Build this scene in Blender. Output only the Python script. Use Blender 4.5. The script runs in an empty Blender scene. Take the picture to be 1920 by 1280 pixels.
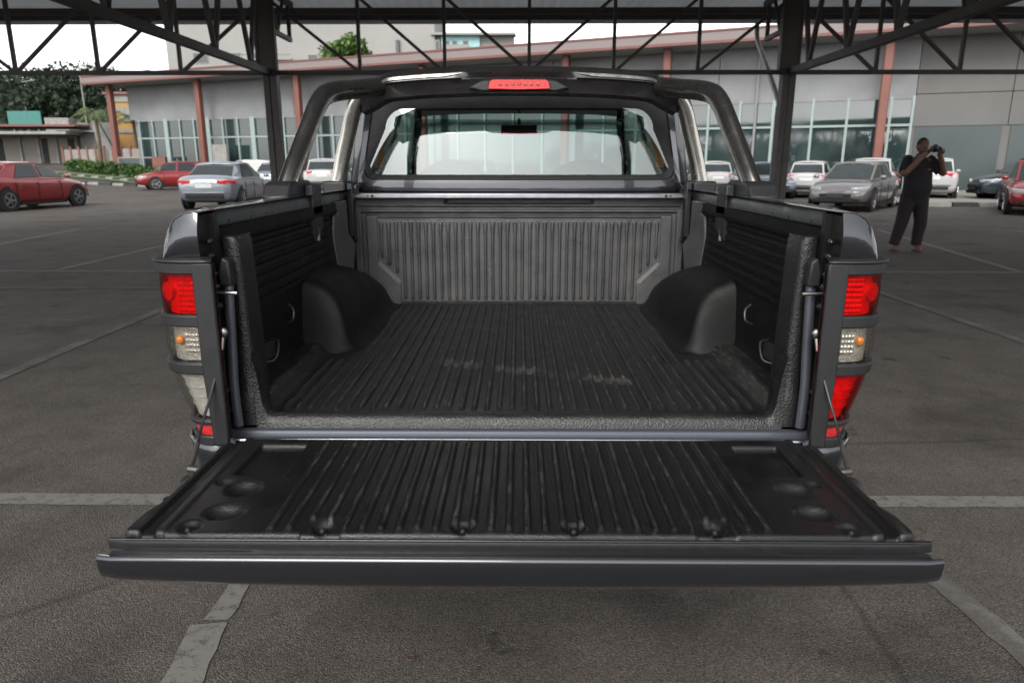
import bpy, bmesh, math, random
from math import radians as R, sin, cos, pi
from mathutils import Vector, Matrix
random.seed(7)
S = bpy.context.scene
C = S.collection

# ------------------------------------------------------------------ camera, sky, sun, exposure
cam = bpy.data.objects.new('camera', bpy.data.cameras.new('camera')); C.objects.link(cam)
cam.location = (0, 0, 1.44)
cam.rotation_euler = (R(90 - 14.1), 0, R(0.543))
cam.data.sensor_width = 36; cam.data.lens = 36 * 1330 / 1920
cam.data.clip_end = 2000; cam.data.clip_start = .02
cam.data.dof.use_dof = True; cam.data.dof.focus_distance = 1.95; cam.data.dof.aperture_fstop = 5.6
S.camera = cam
SUN_EL, SUN_AZ = R(36), R(196)          # sun high behind the camera, behind thin cloud
W = bpy.data.worlds.new('World'); S.world = W; W.use_nodes = True
nt = W.node_tree; bg = nt.nodes['Background']
sky = nt.nodes.new('ShaderNodeTexSky'); sky.sky_type = 'NISHITA'; sky.sun_disc = False
sky.sun_elevation = SUN_EL; sky.sun_rotation = SUN_AZ; sky.dust_density = 1.0; sky.air_density = 1.0
hs = nt.nodes.new('ShaderNodeHueSaturation'); hs.inputs['Saturation'].default_value = .10
nt.links.new(sky.outputs[0], hs.inputs['Color']); nt.links.new(hs.outputs[0], bg.inputs['Color'])
bg.inputs['Strength'].default_value = .11
sl = bpy.data.lights.new('sun', 'SUN'); sl.energy = .8; sl.angle = R(25); sl.color = (1, .96, .9)
so = bpy.data.objects.new('sun', sl); C.objects.link(so)
so.rotation_euler = (R(90) - SUN_EL, 0, -SUN_AZ + pi)
so.location = (0, -20, 30)
S.view_settings.view_transform = 'Standard'; S.view_settings.look = 'None'
S.view_settings.exposure = 1.6; S.view_settings.gamma = 1
S.view_settings.use_curve_mapping = False
S.cycles.max_bounces = 8; S.cycles.transparent_max_bounces = 16
S.cycles.caustics_reflective = False; S.cycles.caustics_refractive = False

# ------------------------------------------------------------------ materials
def newmat(name):
    m = bpy.data.materials.new(name); m.use_nodes = True
    return m, m.node_tree, m.node_tree.nodes['Principled BSDF']
def lk(t, a, b): t.links.new(a, b)
def coords(t, scale=None, kind='Object'):
    tc = t.nodes.new('ShaderNodeTexCoord'); mp = t.nodes.new('ShaderNodeMapping')
    lk(t, tc.outputs[kind], mp.inputs[0])
    if scale: mp.inputs['Scale'].default_value = scale
    return mp.outputs[0]
def noise(t, vec, scale, detail=3, rough=.55):
    n = t.nodes.new('ShaderNodeTexNoise'); n.inputs['Scale'].default_value = scale
    n.inputs['Detail'].default_value = detail; n.inputs['Roughness'].default_value = rough
    lk(t, vec, n.inputs['Vector']); return n.outputs['Fac']
def ramp(t, fac, stops):
    r = t.nodes.new('ShaderNodeValToRGB'); el = r.color_ramp.elements
    while len(el) > 1: el.remove(el[-1])
    for i, (p, c) in enumerate(stops):
        e = el[0] if i == 0 else el.new(p)
        e.position = p; e.color = (*c, 1) if len(c) == 3 else c
    lk(t, fac, r.inputs[0]); return r.outputs[0]
def bump(t, h, bs, strength=.3, dist=.002):
    b = t.nodes.new('ShaderNodeBump'); b.inputs['Strength'].default_value = strength; b.inputs['Distance'].default_value = dist
    lk(t, h, b.inputs['Height']); lk(t, b.outputs[0], bs.inputs['Normal']); return b
def mixc(t, fac, a, b):
    m = t.nodes.new('ShaderNodeMix'); m.data_type = 'RGBA'
    for s, v in ((m.inputs[0], fac), (m.inputs[6], a), (m.inputs[7], b)):
        if isinstance(v, (int, float)): s.default_value = v
        elif isinstance(v, tuple): s.default_value = (*v, 1)
        else: lk(t, v, s)
    return m.outputs[2]
def mth(t, op, a, b=None):
    m = t.nodes.new('ShaderNodeMath'); m.operation = op
    for s, v in ((m.inputs[0], a), (m.inputs[1], b)):
        if v is None: continue
        if isinstance(v, (int, float)): s.default_value = v
        else: lk(t, v, s)
    return m.outputs[0]

def simple(name, col, rough=.5, metal=0, coat=0, var=.12, vs=6, bs=0, bscale=200, bdist=.001, spec=.5, coatr=.05):
    m, t, p = newmat(name)
    v = coords(t)
    c = tuple(col)
    if var:
        n = noise(t, v, vs, 4)
        lo = tuple(x * (1 - var) for x in c); hi = tuple(min(1, x * (1 + var)) for x in c)
        lk(t, ramp(t, n, [(.3, lo), (.7, hi)]), p.inputs['Base Color'])
        lk(t, ramp(t, noise(t, v, vs * 3.1, 3), [(.3, (max(0, rough - .06),) * 3), (.7, (min(1, rough + .06),) * 3)]), p.inputs['Roughness'])
    else:
        p.inputs['Base Color'].default_value = (*c, 1); p.inputs['Roughness'].default_value = rough
    p.inputs['Metallic'].default_value = metal; p.inputs['Coat Weight'].default_value = coat
    p.inputs['Coat Roughness'].default_value = coatr; p.inputs['Specular IOR Level'].default_value = spec
    if bs: bump(t, noise(t, v, bscale, 3), p, bs, bdist)
    return m

def m_asphalt():
    m, t, p = newmat('asphalt'); v = coords(t)
    big = noise(t, v, .35, 4); mid = noise(t, v, 3.0, 5); fine = noise(t, v, 160, 3, .7); grit = noise(t, v, 420, 2, .6)
    vo = t.nodes.new('ShaderNodeTexVoronoi'); vo.inputs['Scale'].default_value = 210; lk(t, v, vo.inputs['Vector'])
    vc = t.nodes.new('ShaderNodeRGBToBW'); lk(t, vo.outputs['Color'], vc.inputs[0])
    base = ramp(t, big, [(.3, (.088, .077, .068)), (.7, (.116, .103, .092))])
    c2 = ramp(t, mid, [(.25, (.70,) * 3), (.75, (1.12,) * 3)])
    c3 = ramp(t, mth(t, 'ADD', mth(t, 'MULTIPLY', vc.outputs[0], .6), mth(t, 'MULTIPLY', fine, .4)), [(.28, (.55,) * 3), (.45, (.90,) * 3), (.60, (1.10,) * 3), (.74, (1.6,) * 3)])
    def mul(a, b):
        q = t.nodes.new('ShaderNodeMix'); q.data_type = 'RGBA'; q.blend_type = 'MULTIPLY'; q.inputs[0].default_value = 1
        lk(t, a, q.inputs[6]); lk(t, b, q.inputs[7]); return q.outputs[2]
    col = mul(mul(base, c2), c3)
    stain = ramp(t, noise(t, v, .9, 6, .65), [(.34, (.62,) * 3), (.46, (1,) * 3)])
    drips = ramp(t, noise(t, v, 4.5, 3, .5), [(.26, (.45,) * 3), (.31, (1,) * 3)])
    wv = t.nodes.new('ShaderNodeMix'); wv.data_type = 'VECTOR'; wv.inputs[0].default_value = .12
    nw = t.nodes.new('ShaderNodeTexNoise'); nw.inputs['Scale'].default_value = 1.6; nw.inputs['Detail'].default_value = 5; lk(t, v, nw.inputs['Vector'])
    lk(t, v, wv.inputs[4]); lk(t, nw.outputs['Color'], wv.inputs[5])
    ck = t.nodes.new('ShaderNodeTexVoronoi'); ck.feature = 'DISTANCE_TO_EDGE'; ck.inputs['Scale'].default_value = .22; lk(t, wv.outputs[1], ck.inputs['Vector'])
    crack = ramp(t, ck.outputs['Distance'], [(.0, (.62,) * 3), (.0010, (.75,) * 3), (.002, (1,) * 3)])
    lk(t, mul(mul(mul(col, stain), drips), crack), p.inputs['Base Color'])
    p.inputs['Roughness'].default_value = .85; p.inputs['Specular IOR Level'].default_value = .3
    h = mth(t, 'SUBTRACT', mth(t, 'MULTIPLY', vc.outputs[0], .7), mth(t, 'MULTIPLY', vo.outputs['Distance'], 1.0))
    bump(t, h, p, .8, .004)
    return m
def m_line():
    m, t, p = newmat('worn_white_paint'); v = coords(t)
    w = noise(t, v, 22, 6, .7); f = noise(t, v, 160, 3, .7)
    mask = ramp(t, mth(t, 'ADD', mth(t, 'MULTIPLY', w, .7), mth(t, 'MULTIPLY', f, .3)), [(.40, (0,) * 3), (.50, (1,) * 3)])
    lk(t, mixc(t, mask, (.078, .070, .064), (.165, .160, .145)), p.inputs['Base Color'])
    p.inputs['Roughness'].default_value = .8; bump(t, f, p, .6, .004); return m
def m_faded():
    m, t, p = newmat('faded_white_paint'); v = coords(t)
    w = noise(t, v, 3.5, 5, .7); f = noise(t, v, 150, 3, .7)
    mask = ramp(t, mth(t, 'ADD', mth(t, 'MULTIPLY', w, .75), mth(t, 'MULTIPLY', f, .25)), [(.47, (0,) * 3), (.6, (.8,) * 3)])
    lk(t, mixc(t, mask, (.078, .070, .064), (.15, .148, .138)), p.inputs['Base Color'])
    p.inputs['Roughness'].default_value = .85; bump(t, f, p, .6, .004); return m
def m_liner(name, sc=260, st=.5, dist=.0022, col=.013, rough=.42, stain=False, spec=.5, crest=0):
    m, t, p = newmat(name); v = coords(t)
    n = noise(t, v, sc, 2, .5); n2 = noise(t, v, 9, 4, .6)
    c = ramp(t, n2, [(.3, (col * .8, col * .8, col * .85)), (.75, (col * 1.5, col * 1.48, col * 1.45))])
    # pale scuffs and dust caught on the plastic
    s1 = noise(t, coords(t, (40, 8, 40)), 3.0, 6, .75); s2 = noise(t, v, 5, 3)
    sm = mth(t, 'MULTIPLY', ramp(t, s1, [(.60, (0,) * 3), (.67, (1,) * 3)]), ramp(t, s2, [(.45, (0,) * 3), (.62, (1,) * 3)]))
    c = mixc(t, mth(t, 'MULTIPLY', sm, .30), c, (.16, .15, .14))
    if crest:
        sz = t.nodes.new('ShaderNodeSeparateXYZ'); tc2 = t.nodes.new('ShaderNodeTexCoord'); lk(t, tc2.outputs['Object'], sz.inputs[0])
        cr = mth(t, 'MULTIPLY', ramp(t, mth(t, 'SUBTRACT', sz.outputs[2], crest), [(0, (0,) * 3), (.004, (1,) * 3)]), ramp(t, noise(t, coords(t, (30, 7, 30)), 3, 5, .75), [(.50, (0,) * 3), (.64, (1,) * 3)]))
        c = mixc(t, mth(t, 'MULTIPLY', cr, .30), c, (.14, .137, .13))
    if stain:
        sx = t.nodes.new('ShaderNodeSeparateXYZ'); tc = t.nodes.new('ShaderNodeTexCoord'); lk(t, tc.outputs['Object'], sx.inputs[0])
        # dried smear running across the floor
        ln = mth(t, 'SUBTRACT', sx.outputs[1], mth(t, 'SUBTRACT', -.43, mth(t, 'MULTIPLY', sx.outputs[0], .36)))
        band = mth(t, 'LESS_THAN', mth(t, 'ABSOLUTE', ln), .034)
        inx = mth(t, 'MULTIPLY', mth(t, 'GREATER_THAN', sx.outputs[0], -.29), mth(t, 'LESS_THAN', sx.outputs[0], .34))
        pat = ramp(t, noise(t, coords(t, (9, 3, 1)), 2.2, 4, .6), [(.42, (0,) * 3), (.62, (1,) * 3)])
        grain = ramp(t, noise(t, v, 90, 4, .7), [(.35, (.2,) * 3), (.6, (1,) * 3)])
        f = mth(t, 'MULTIPLY', mth(t, 'MULTIPLY', band, inx), mth(t, 'MULTIPLY', pat, mth(t, 'MULTIPLY', grain, .5)))
        c = mixc(t, f, c, (.20, .175, .16))
        sp = ramp(t, noise(t, coords(t, (22, 14, 1)), 2.5, 5, .8), [(.66, (0,) * 3), (.70, (1,) * 3)])
        c = mixc(t, mth(t, 'MULTIPLY', sp, .5), c, (.2, .2, .2))
    lk(t, c, p.inputs['Base Color'])
    lk(t, ramp(t, n2, [(.3, (rough - .06,) * 3), (.7, (rough + .12,) * 3)]), p.inputs['Roughness'])
    p.inputs['Specular IOR Level'].default_value = spec
    bump(t, n, p, st, dist); return m
def m_paint(name, col, metal=.55, rough=.32, coat=1):
    m, t, p = newmat(name); v = coords(t)
    fl = noise(t, v, 900, 1)
    lk(t, ramp(t, fl, [(.35, tuple(x * .8 for x in col)), (.7, tuple(x * 1.25 for x in col))]), p.inputs['Base Color'])
    p.inputs['Metallic'].default_value = metal; p.inputs['Roughness'].default_value = rough
    p.inputs['Coat Weight'].default_value = coat; p.inputs['Coat Roughness'].default_value = .03
    b = bump(t, noise(t, v, 2.5, 2), p, .03, .01); return m
def m_glass(name, tint=(.75, .85, .83), refl=.25, rough=.0):
    m = bpy.data.materials.new(name); m.use_nodes = True; t = m.node_tree; t.nodes.clear()
    o = t.nodes.new('ShaderNodeOutputMaterial'); tr = t.nodes.new('ShaderNodeBsdfTransparent'); gl = t.nodes.new('ShaderNodeBsdfGlossy')
    mx = t.nodes.new('ShaderNodeMixShader'); lw = t.nodes.new('ShaderNodeLayerWeight'); lw.inputs[0].default_value = .5
    tr.inputs[0].default_value = (*tint, 1); gl.inputs['Roughness'].default_value = rough
    gl.inputs[0].default_value = (.95, 1, .97, 1)
    f = mth(t, 'ADD', mth(t, 'MULTIPLY', mth(t, 'POWER', lw.outputs['Facing'], 5), .9), refl + .02)
    f.node.use_clamp = True
    lk(t, f, mx.inputs[0]); lk(t, tr.outputs[0], mx.inputs[1]); lk(t, gl.outputs[0], mx.inputs[2]); lk(t, mx.outputs[0], o.inputs[0])
    return m
def m_lens(name, tint, refl=.04):
    m = m_glass(name, tint, refl, .03); return m
def m_leaf(name, a, b):
    m, t, p = newmat(name)
    oi = t.nodes.new('ShaderNodeNewGeometry'); v = coords(t)
    n = noise(t, v, 1.1, 3); n2 = t.nodes.new('ShaderNodeTexWhiteNoise'); lk(t, v, n2.inputs[0])
    f = mth(t, 'ADD', mth(t, 'MULTIPLY', n, .7), mth(t, 'MULTIPLY', oi.outputs['Random Per Island'], .3))
    lk(t, ramp(t, f, [(.3, a), (.7, b)]), p.inputs['Base Color']); p.inputs['Roughness'].default_value = .6
    return m

M = dict(
    asphalt=m_asphalt(), line=m_line(), faded=m_faded(),
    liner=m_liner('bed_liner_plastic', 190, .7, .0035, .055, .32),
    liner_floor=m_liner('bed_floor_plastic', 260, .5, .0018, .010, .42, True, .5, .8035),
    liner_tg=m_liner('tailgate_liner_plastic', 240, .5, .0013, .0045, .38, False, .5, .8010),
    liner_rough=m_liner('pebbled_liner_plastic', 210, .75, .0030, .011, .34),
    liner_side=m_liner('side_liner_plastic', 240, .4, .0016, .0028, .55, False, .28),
    paint=m_paint('dark_grey_metallic_paint', (.040, .042, .049), .75, .27),
    paint_in=m_paint('inner_grey_paint', (.10, .108, .13), .6, .38, .6),
    blackpaint=simple('satin_black_steel', (.008, .008, .009), .35, 0, .3, .2, 10),
    guard=simple('matt_black_plastic', (.014, .0145, .016), .46, 0, 0, .1, 10, .15, 900, .0005),
    railcap=simple('grey_rail_plastic', (.06, .063, .067), .42, 0, 0, .12, 8, .2, 700, .0006),
    dark=simple('dark_interior', (.006, .006, .006), .7, 0, 0, .2, 8),
    gun=simple('gunmetal_tube', (.11, .105, .10), .26, .9, .3, .12, 5),
    spoiler=simple('gloss_black_hoop', (.013, .012, .012), .30, .1, .3, .15, 5),
    satin=simple('satin_grey_trim', (.010, .010, .011), .36, 0, .1, .1, 40),
    darksteel=simple('dull_dark_steel', (.10, .095, .09), .5, .8, 0, .2, 60),
    chrome=simple('brushed_chrome', (.62, .60, .56), .22, 1, 0, .06, 12),
    alu=simple('bare_aluminium', (.42, .43, .46), .34, 1, 0, .1, 20),
    steel=simple('zinc_steel', (.30, .29, .27), .38, 1, 0, .25, 60),
    redlens=m_lens('red_lens', (.98, .10, .09), .02), clearlens=m_lens('clear_lens', (.93, .92, .9), .03),
    redback=simple('red_reflector', (.55, .05, .05), .3, .1, 1, .25, 60, .6, 120, .004),
    redflat=simple('red_reflex_strip', (.42, .02, .02), .3, 0, .8, .15, 80, .3, 600, .001),
    silverback=simple('silver_reflector', (.48, .46, .43), .28, .55, .4, .15, 40, .5, 90, .006),
    frost=simple('fluted_clear_reflector', (.42, .42, .40), .3, .2, .6, .15, 40, .4, 200, .003),
    amber=simple('amber_bulb', (.7, .22, .02), .3, 0, .6, .2, 80),
    belt=simple('orange_belt', (.75, .20, .02), .6),
    glass=m_glass('rear_glass', (.50, .63, .61), .15), wglass=m_glass('windscreen_glass', (.88, .95, .93), .02),
    tyre=simple('tyre_rubber', (.018, .018, .018), .8, 0, 0, .2, 20),
    rim=simple('alloy_rim', (.35, .35, .36), .35, .8, 0, .1, 20),
    steelwork=simple('dark_canopy_steel', (.030, .026, .023), .55, 0, 0, .25, 4, .2, 60, .001),
    colsteel=simple('brown_column_steel', (.055, .048, .042), .55, 0, 0, .2, 3, .2, 60, .001),
    pipe=simple('grey_downpipe', (.22, .22, .20), .5, 0, 0, .2, 3),
    white=simple('white_wall', (.21, .215, .22), .7, 0, 0, .16, .5),
    soffit=simple('grey_soffit', (.30, .29, .28), .8, 0, 0, .06, .3),
    fascia=simple('pink_fascia', (.20, .165, .158), .6, 0, 0, .06, .5),
    red_trim=simple('red_trim', (.16, .06, .052), .6), orange=simple('orange_red_post', (.17, .062, .045), .55, 0, 0, .1, 1),
    mint=simple('mint_white_mullion', (.26, .32, .31), .5, 0, 0, .05, 1),
    sglass=simple('showroom_glass', (.022, .038, .038), .04, 0, .25, .3, .25, spec=.9),
    wallgrey=simple('grey_cladding', (.125, .122, .115), .7, 0, 0, .07, .3), wallgreen=simple('grey_green_panel', (.05, .065, .066), .35, 0, 0, .1, .4),
    apt=simple('pale_apartment_wall', (.27, .265, .25), .8, 0, 0, .08, .15), aptblue=simple('pale_blue_wall', (.30, .50, .52), .8),
    darkwin=simple('dark_window', (.05, .055, .06), .1), yellow=simple('ochre_wall', (.36, .20, .06), .7),
    beige=simple('beige_wall', (.22, .20, .18), .8, 0, 0, .1, .4), teal=simple('teal_board', (.04, .17, .15), .6),
    kw=simple('kerb_white', (.24, .235, .22), .8, 0, 0, .2, 3), kb=simple('kerb_black', (.035, .035, .036), .8, 0, 0, .2, 3),
    leaf=m_leaf('tree_leaves', (.035, .075, .018), (.12, .21, .045)), leafd=m_leaf('hill_leaves', (.010, .022, .010), (.024, .042, .020)),
    hedge=m_leaf('hedge_leaves', (.03, .075, .015), (.09, .17, .035)), palm=m_leaf('palm_fronds', (.04, .07, .02), (.13, .17, .06)),
    bark=simple('bark', (.12, .09, .06), .9), grassm=simple('grass_green', (.09, .14, .04), .9, 0, 0, .3, 3),
    concrete=simple('pale_concrete', (.25, .24, .22), .85, 0, 0, .15, .6),
    shirt=simple('black_cotton', (.010, .010, .013), .9, 0, 0, .2, 20, .3, 200, .002), trouser=simple('dark_brown_cloth', (.016, .010, .012), .9, 0, 0, .2, 20, .3, 150, .003),
    skin=simple('brown_skin', (.15, .075, .045), .5, 0, 0, .12, 12), hair=simple('short_black_hair', (.02, .015, .012), .8, 0, 0, .3, 80, .5, 300, .003),
    sandal=simple('brown_sandal', (.09, .05, .035), .7), redmark=simple('red_badge', (.45, .02, .015), .6),
    eye=simple('eye_white', (.6, .6, .58), .3),
)
def m_roofsheet():
    m, t, p = newmat('canopy_roof_sheet'); v = coords(t)
    lk(t, ramp(t, noise(t, v, .8, 5, .65), [(.3, (.55, .55, .57)), (.7, (.76, .76, .78))]), p.inputs['Base Color'])
    p.inputs['Roughness'].default_value = .55
    tl_ = t.nodes.new('ShaderNodeBsdfTranslucent'); tl_.inputs[0].default_value = (.80, .82, .84, 1)     # translucency added to brighten the underside and light the bed below
    mx = t.nodes.new('ShaderNodeMixShader'); mx.inputs[0].default_value = .26
    out = t.nodes['Material Output']; lk(t, p.outputs[0], mx.inputs[1]); lk(t, tl_.outputs[0], mx.inputs[2]); lk(t, mx.outputs[0], out.inputs[0]); return m
M['roofsheet'] = m_roofsheet()

# ------------------------------------------------------------------ mesh helpers
class MB:
    def __init__(s): s.v = []; s.f = []
    def add(s, vs, fs):
        o = len(s.v); s.v += [tuple(v) for v in vs]; s.f += [tuple(i + o for i in f) for f in fs]; return s
    def box(s, c, d, rot=None):
        x, y, z = (q / 2 for q in d)
        vs = [Vector((a * x, b * y, e * z)) for a in (-1, 1) for b in (-1, 1) for e in (-1, 1)]
        if rot is not None: vs = [rot @ q for q in vs]
        vs = [(q[0] + c[0], q[1] + c[1], q[2] + c[2]) for q in vs]
        return s.add(vs, [(0, 1, 3, 2), (4, 6, 7, 5), (0, 4, 5, 1), (2, 3, 7, 6), (0, 2, 6, 4), (1, 5, 7, 3)])
    def bar(s, a, b, w, h=None):
        a = Vector(a); b = Vector(b); h = h or w; d = (b - a).normalized()
        up = Vector((0, 0, 1)) if abs(d.z) < .95 else Vector((0, 1, 0))
        x = d.cross(up).normalized(); y = x.cross(d)
        vs = [p + x * (i * w / 2) + y * (j * h / 2) for p in (a, b) for i, j in ((-1, -1), (1, -1), (1, 1), (-1, 1))]
        return s.add(vs, [(0, 3, 2, 1), (4, 5, 6, 7)] + [(i, (i + 1) % 4, 4 + (i + 1) % 4, 4 + i) for i in range(4)])
    def tube(s, pts, r, n=10, cap=True, ell=1.0):
        pts = [Vector(p) for p in pts]; k = len(pts); rr = r if isinstance(r, (list, tuple)) else [r] * k
        base = len(s.v); prev = None
        for i, p in enumerate(pts):
            d = ((pts[min(i + 1, k - 1)] - pts[max(i - 1, 0)])).normalized()
            if prev is None:
                up = Vector((0, 0, 1)) if abs(d.z) < .9 else Vector((0, 1, 0)); x = d.cross(up).normalized()
            else: x = (prev - d * prev.dot(d)).normalized()
            prev = x; y = x.cross(d)
            for j in range(n):
                a = 2 * pi * j / n; q = p + x * cos(a) * rr[i] + y * sin(a) * rr[i] * ell; s.v.append(tuple(q))
        for i in range(k - 1):
            for j in range(n):
                a = base + i * n + j; b = base + i * n + (j + 1) % n; s.f.append((a, b, b + n, a + n))
        if cap: s.f.append(tuple(base + j for j in range(n))[::-1]); s.f.append(tuple(base + (k - 1) * n + j for j in range(n)))
        return s
    def grid(s, nx, ny, fn, closeu=False):
        base = len(s.v)
        for j in range(ny):
            for i in range(nx): s.v.append(tuple(fn(i, j)))
        for j in range(ny - 1):
            for i in range(nx - (0 if closeu else 1)):
                i2 = (i + 1) % nx; s.f.append((base + j * nx + i, base + j * nx + i2, base + (j + 1) * nx + i2, base + (j + 1) * nx + i))
        return s
    def prism(s, poly, z0, z1, fn=None):
        n = len(poly); fn = fn or (lambda a, b, h: (a, b, h))
        vs = [fn(a, b, z0) for a, b in poly] + [fn(a, b, z1) for a, b in poly]
        return s.add(vs, [tuple(range(n))[::-1], tuple(range(n, 2 * n))] + [(i, (i + 1) % n, n + (i + 1) % n, n + i) for i in range(n)])
    def sphere(s, c, r, n=12, m=8):
        rx, ry, rz = r if isinstance(r, (tuple, list)) else (r, r, r)
        return s.grid(n, m, lambda i, j: (c[0] + rx * cos(2 * pi * i / n) * sin(pi * j / (m - 1)), c[1] + ry * sin(2 * pi * i / n) * sin(pi * j / (m - 1)), c[2] - rz * cos(pi * j / (m - 1))), True)
    def mirror(s): s.v = [(-x, y, z) for x, y, z in s.v]; s.f = [f[::-1] for f in s.f]; return s
    def mesh(s, name, mat, smooth=False, angle=35, fix=True):
        me = bpy.data.meshes.new(name); me.from_pydata(s.v, [], s.f); me.materials.append(mat)
        if fix:
            b = bmesh.new(); b.from_mesh(me); bmesh.ops.remove_doubles(b, verts=b.verts, dist=1e-5)
            bmesh.ops.recalc_face_normals(b, faces=b.faces); b.to_mesh(me); b.free()
        if smooth: me.shade_smooth(); me.set_sharp_from_angle(angle=R(angle))
        me.update(); return me
    def build(s, name, mat, parent=None, smooth=False, bevel=0, angle=35, sub=0, solid=0, fix=True, seg=2):
        o = bpy.data.objects.new(name, s.mesh(name, mat, smooth or bevel > 0, angle, fix)); C.objects.link(o)
        if parent: o.parent = parent
        if solid:
            q = o.modifiers.new('thickness', 'SOLIDIFY'); q.thickness = solid; q.offset = 0
        if bevel:
            q = o.modifiers.new('bevel', 'BEVEL'); q.width = bevel; q.segments = seg; q.limit_method = 'ANGLE'; q.angle_limit = R(35)
        if sub: q = o.modifiers.new('sub', 'SUBSURF'); q.levels = sub; q.render_levels = sub
        return o
def tag(o, label=None, cat=None, group=None, kind=None):
    if label: o['label'] = label
    if cat: o['category'] = cat
    if group: o['group'] = group
    if kind: o['kind'] = kind
    return o
def empty(name, loc, rz=0, **k):
    o = bpy.data.objects.new(name, None); C.objects.link(o); o.location = loc; o.rotation_euler = (0, 0, rz); o.empty_display_size = .2
    return tag(o, **k)
def link(name, me, parent, loc=(0, 0, 0), rot=(0, 0, 0)):
    o = bpy.data.objects.new(name, me); C.objects.link(o); o.parent = parent; o.location = loc; o.rotation_euler = rot; return o
def ss(a, b, x):
    t = max(0, min(1, (x - a) / (b - a))) if a != b else float(x >= b); return t * t * (3 - 2 * t)
def spline(pts, n):
    P = [Vector(p) for p in pts]; P = [2 * P[0] - P[1]] + P + [2 * P[-1] - P[-2]]; out = []
    for i in range(1, len(P) - 2):
        for k in range(n):
            t = k / n; a, b, c, d = P[i - 1:i + 3]
            out.append(.5 * ((2 * b) + (c - a) * t + (2 * a - 5 * b + 4 * c - d) * t * t + (3 * b - a - 3 * c + d) * t ** 3))
    out.append(P[-2]); return out

# ------------------------------------------------------------------ ground
def hgt(x, y):      # the lot climbs towards the far left corner
    return 1.45 * ss(40, 62, y) * ss(-19, -27, x)
g = MB()
xs = [-900, -300, -120, -80] + [-60 + 3 * i for i in range(20)] + [0, 20, 60, 120, 300, 900]
ys = [-900, -300, -100, -30, 0, 10, 20, 30] + [36 + 3 * i for i in range(14)] + [90, 120, 300, 1200]
g.grid(len(xs), len(ys), lambda i, j: (xs[i], ys[j], hgt(xs[i], ys[j])))
tag(g.build('ground', M['asphalt'], smooth=True, angle=80), kind='structure', label='dark asphalt of the parking lot with rough grey aggregate')
def strip(x0, y0, x1, y1, w, mat, z=.004, wob=.0):
    a = Vector((x0, y0, 0)); b = Vector((x1, y1, 0)); d = (b - a).normalized(); n = Vector((-d.y, d.x, 0)); m = MB()
    k = max(2, int((b - a).length / .06)) if wob else 2
    rnd = [random.uniform(-wob, wob) for _ in range(2 * k)]
    m.grid(2, k, lambda i, j: tuple(a + (b - a) * (j / (k - 1)) + n * ((i - .5) * w + rnd[2 * j + i]) + Vector((0, 0, z))))
    return tag(m.build('parking_line', mat), kind='structure')
strip(-14, 2.87, -1.2, 2.85, .105, M['line'], wob=.003); strip(-1.2, 2.85, 14, 2.91, .105, M['line'], .0045, .003)
strip(-.88, 1.2, -.998, 1.985, .115, M['line'], wob=.006); strip(-.976, 2.005, -.995, 2.75, .08, M['line'], wob=.005)
strip(1.63, 1.0, 1.44, 2.78, .10, M['faded'], wob=.006)
for x0, x1, mt in ((-3.58, -3.64, 'faded'), (4.28, 4.14, 'faded'), (-6.3, -6.4, 'faded')): strip(x0, 3.0, x1, 8.2, .11, M[mt])
strip(-30, 9.62, 30, 9.66, .10, M['line']); strip(-30, 8.28, 30, 8.28, .09, M['faded'])
for x0, x1 in ((-6.4, -6.42), (-9.08, -9.9), (-12.1, -13.0), (6.84, 8.0), (9.7, 11.0), (12.4, 13.9)): strip(x0, 9.72, x1, 16.0, .10, M['line'])
strip(-30, 16.1, 30, 16.1, .10, M['faded'])
for x in (-13.4, -8.4, 9.0, 12.3, 14.9, 17.5): strip(x, 19.6, x + .1, 24.0, .10, M['faded'])

# ------------------------------------------------------------------ canopy
can = empty('parking_canopy', (0, 12.5, 0), label='dark steel parking canopy with lattice trusses and a sheet roof above the pickup', cat='canopy')
def cpart(mb, name, mat, parent=None, **k):
    mb.v = [(x, y - 12.5, z) for x, y, z in mb.v]; return mb.build(name, mat, parent or can, **k)
CX = (-12.72, -4.14, 4.44, 13.02); ZC, ZT = 2.895, 4.05
nodes = [-12.72, -11.3, -9.85, -8.40, -7.01, -5.63, -4.14, -2.64, -1.23, .165, 1.56, 2.95, 4.44, 5.88, 7.26, 8.7, 10.1, 11.6, 13.02]
def column(x, y):
    m = MB(); m.box((x - .05, y, 1.45), (.10, .20, 2.9)); m.box((x + .062, y, 1.45), (.11, .18, 2.9)); c = cpart(m, 'column', M['colsteel'], bevel=.006)
    m = MB(); m.box((x - .02, y, 3.55), (.26, .22, 1.32)); m.bar((x - .16, y - .1, 2.86), (x - .16, y - .1, 4.2), .05); m.bar((x + .13, y - .1, 2.86), (x + .13, y - .1, 4.2), .04)
    cpart(m, 'column_head', M['steelwork'], bevel=.004)
    m = MB(); m.box((x, y, .012), (.36, .36, .024)); cpart(m, 'base_plate', M['colsteel'], bevel=.003)
for y in (12.5, 3.7):
    for x in CX: column(x, y)
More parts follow.
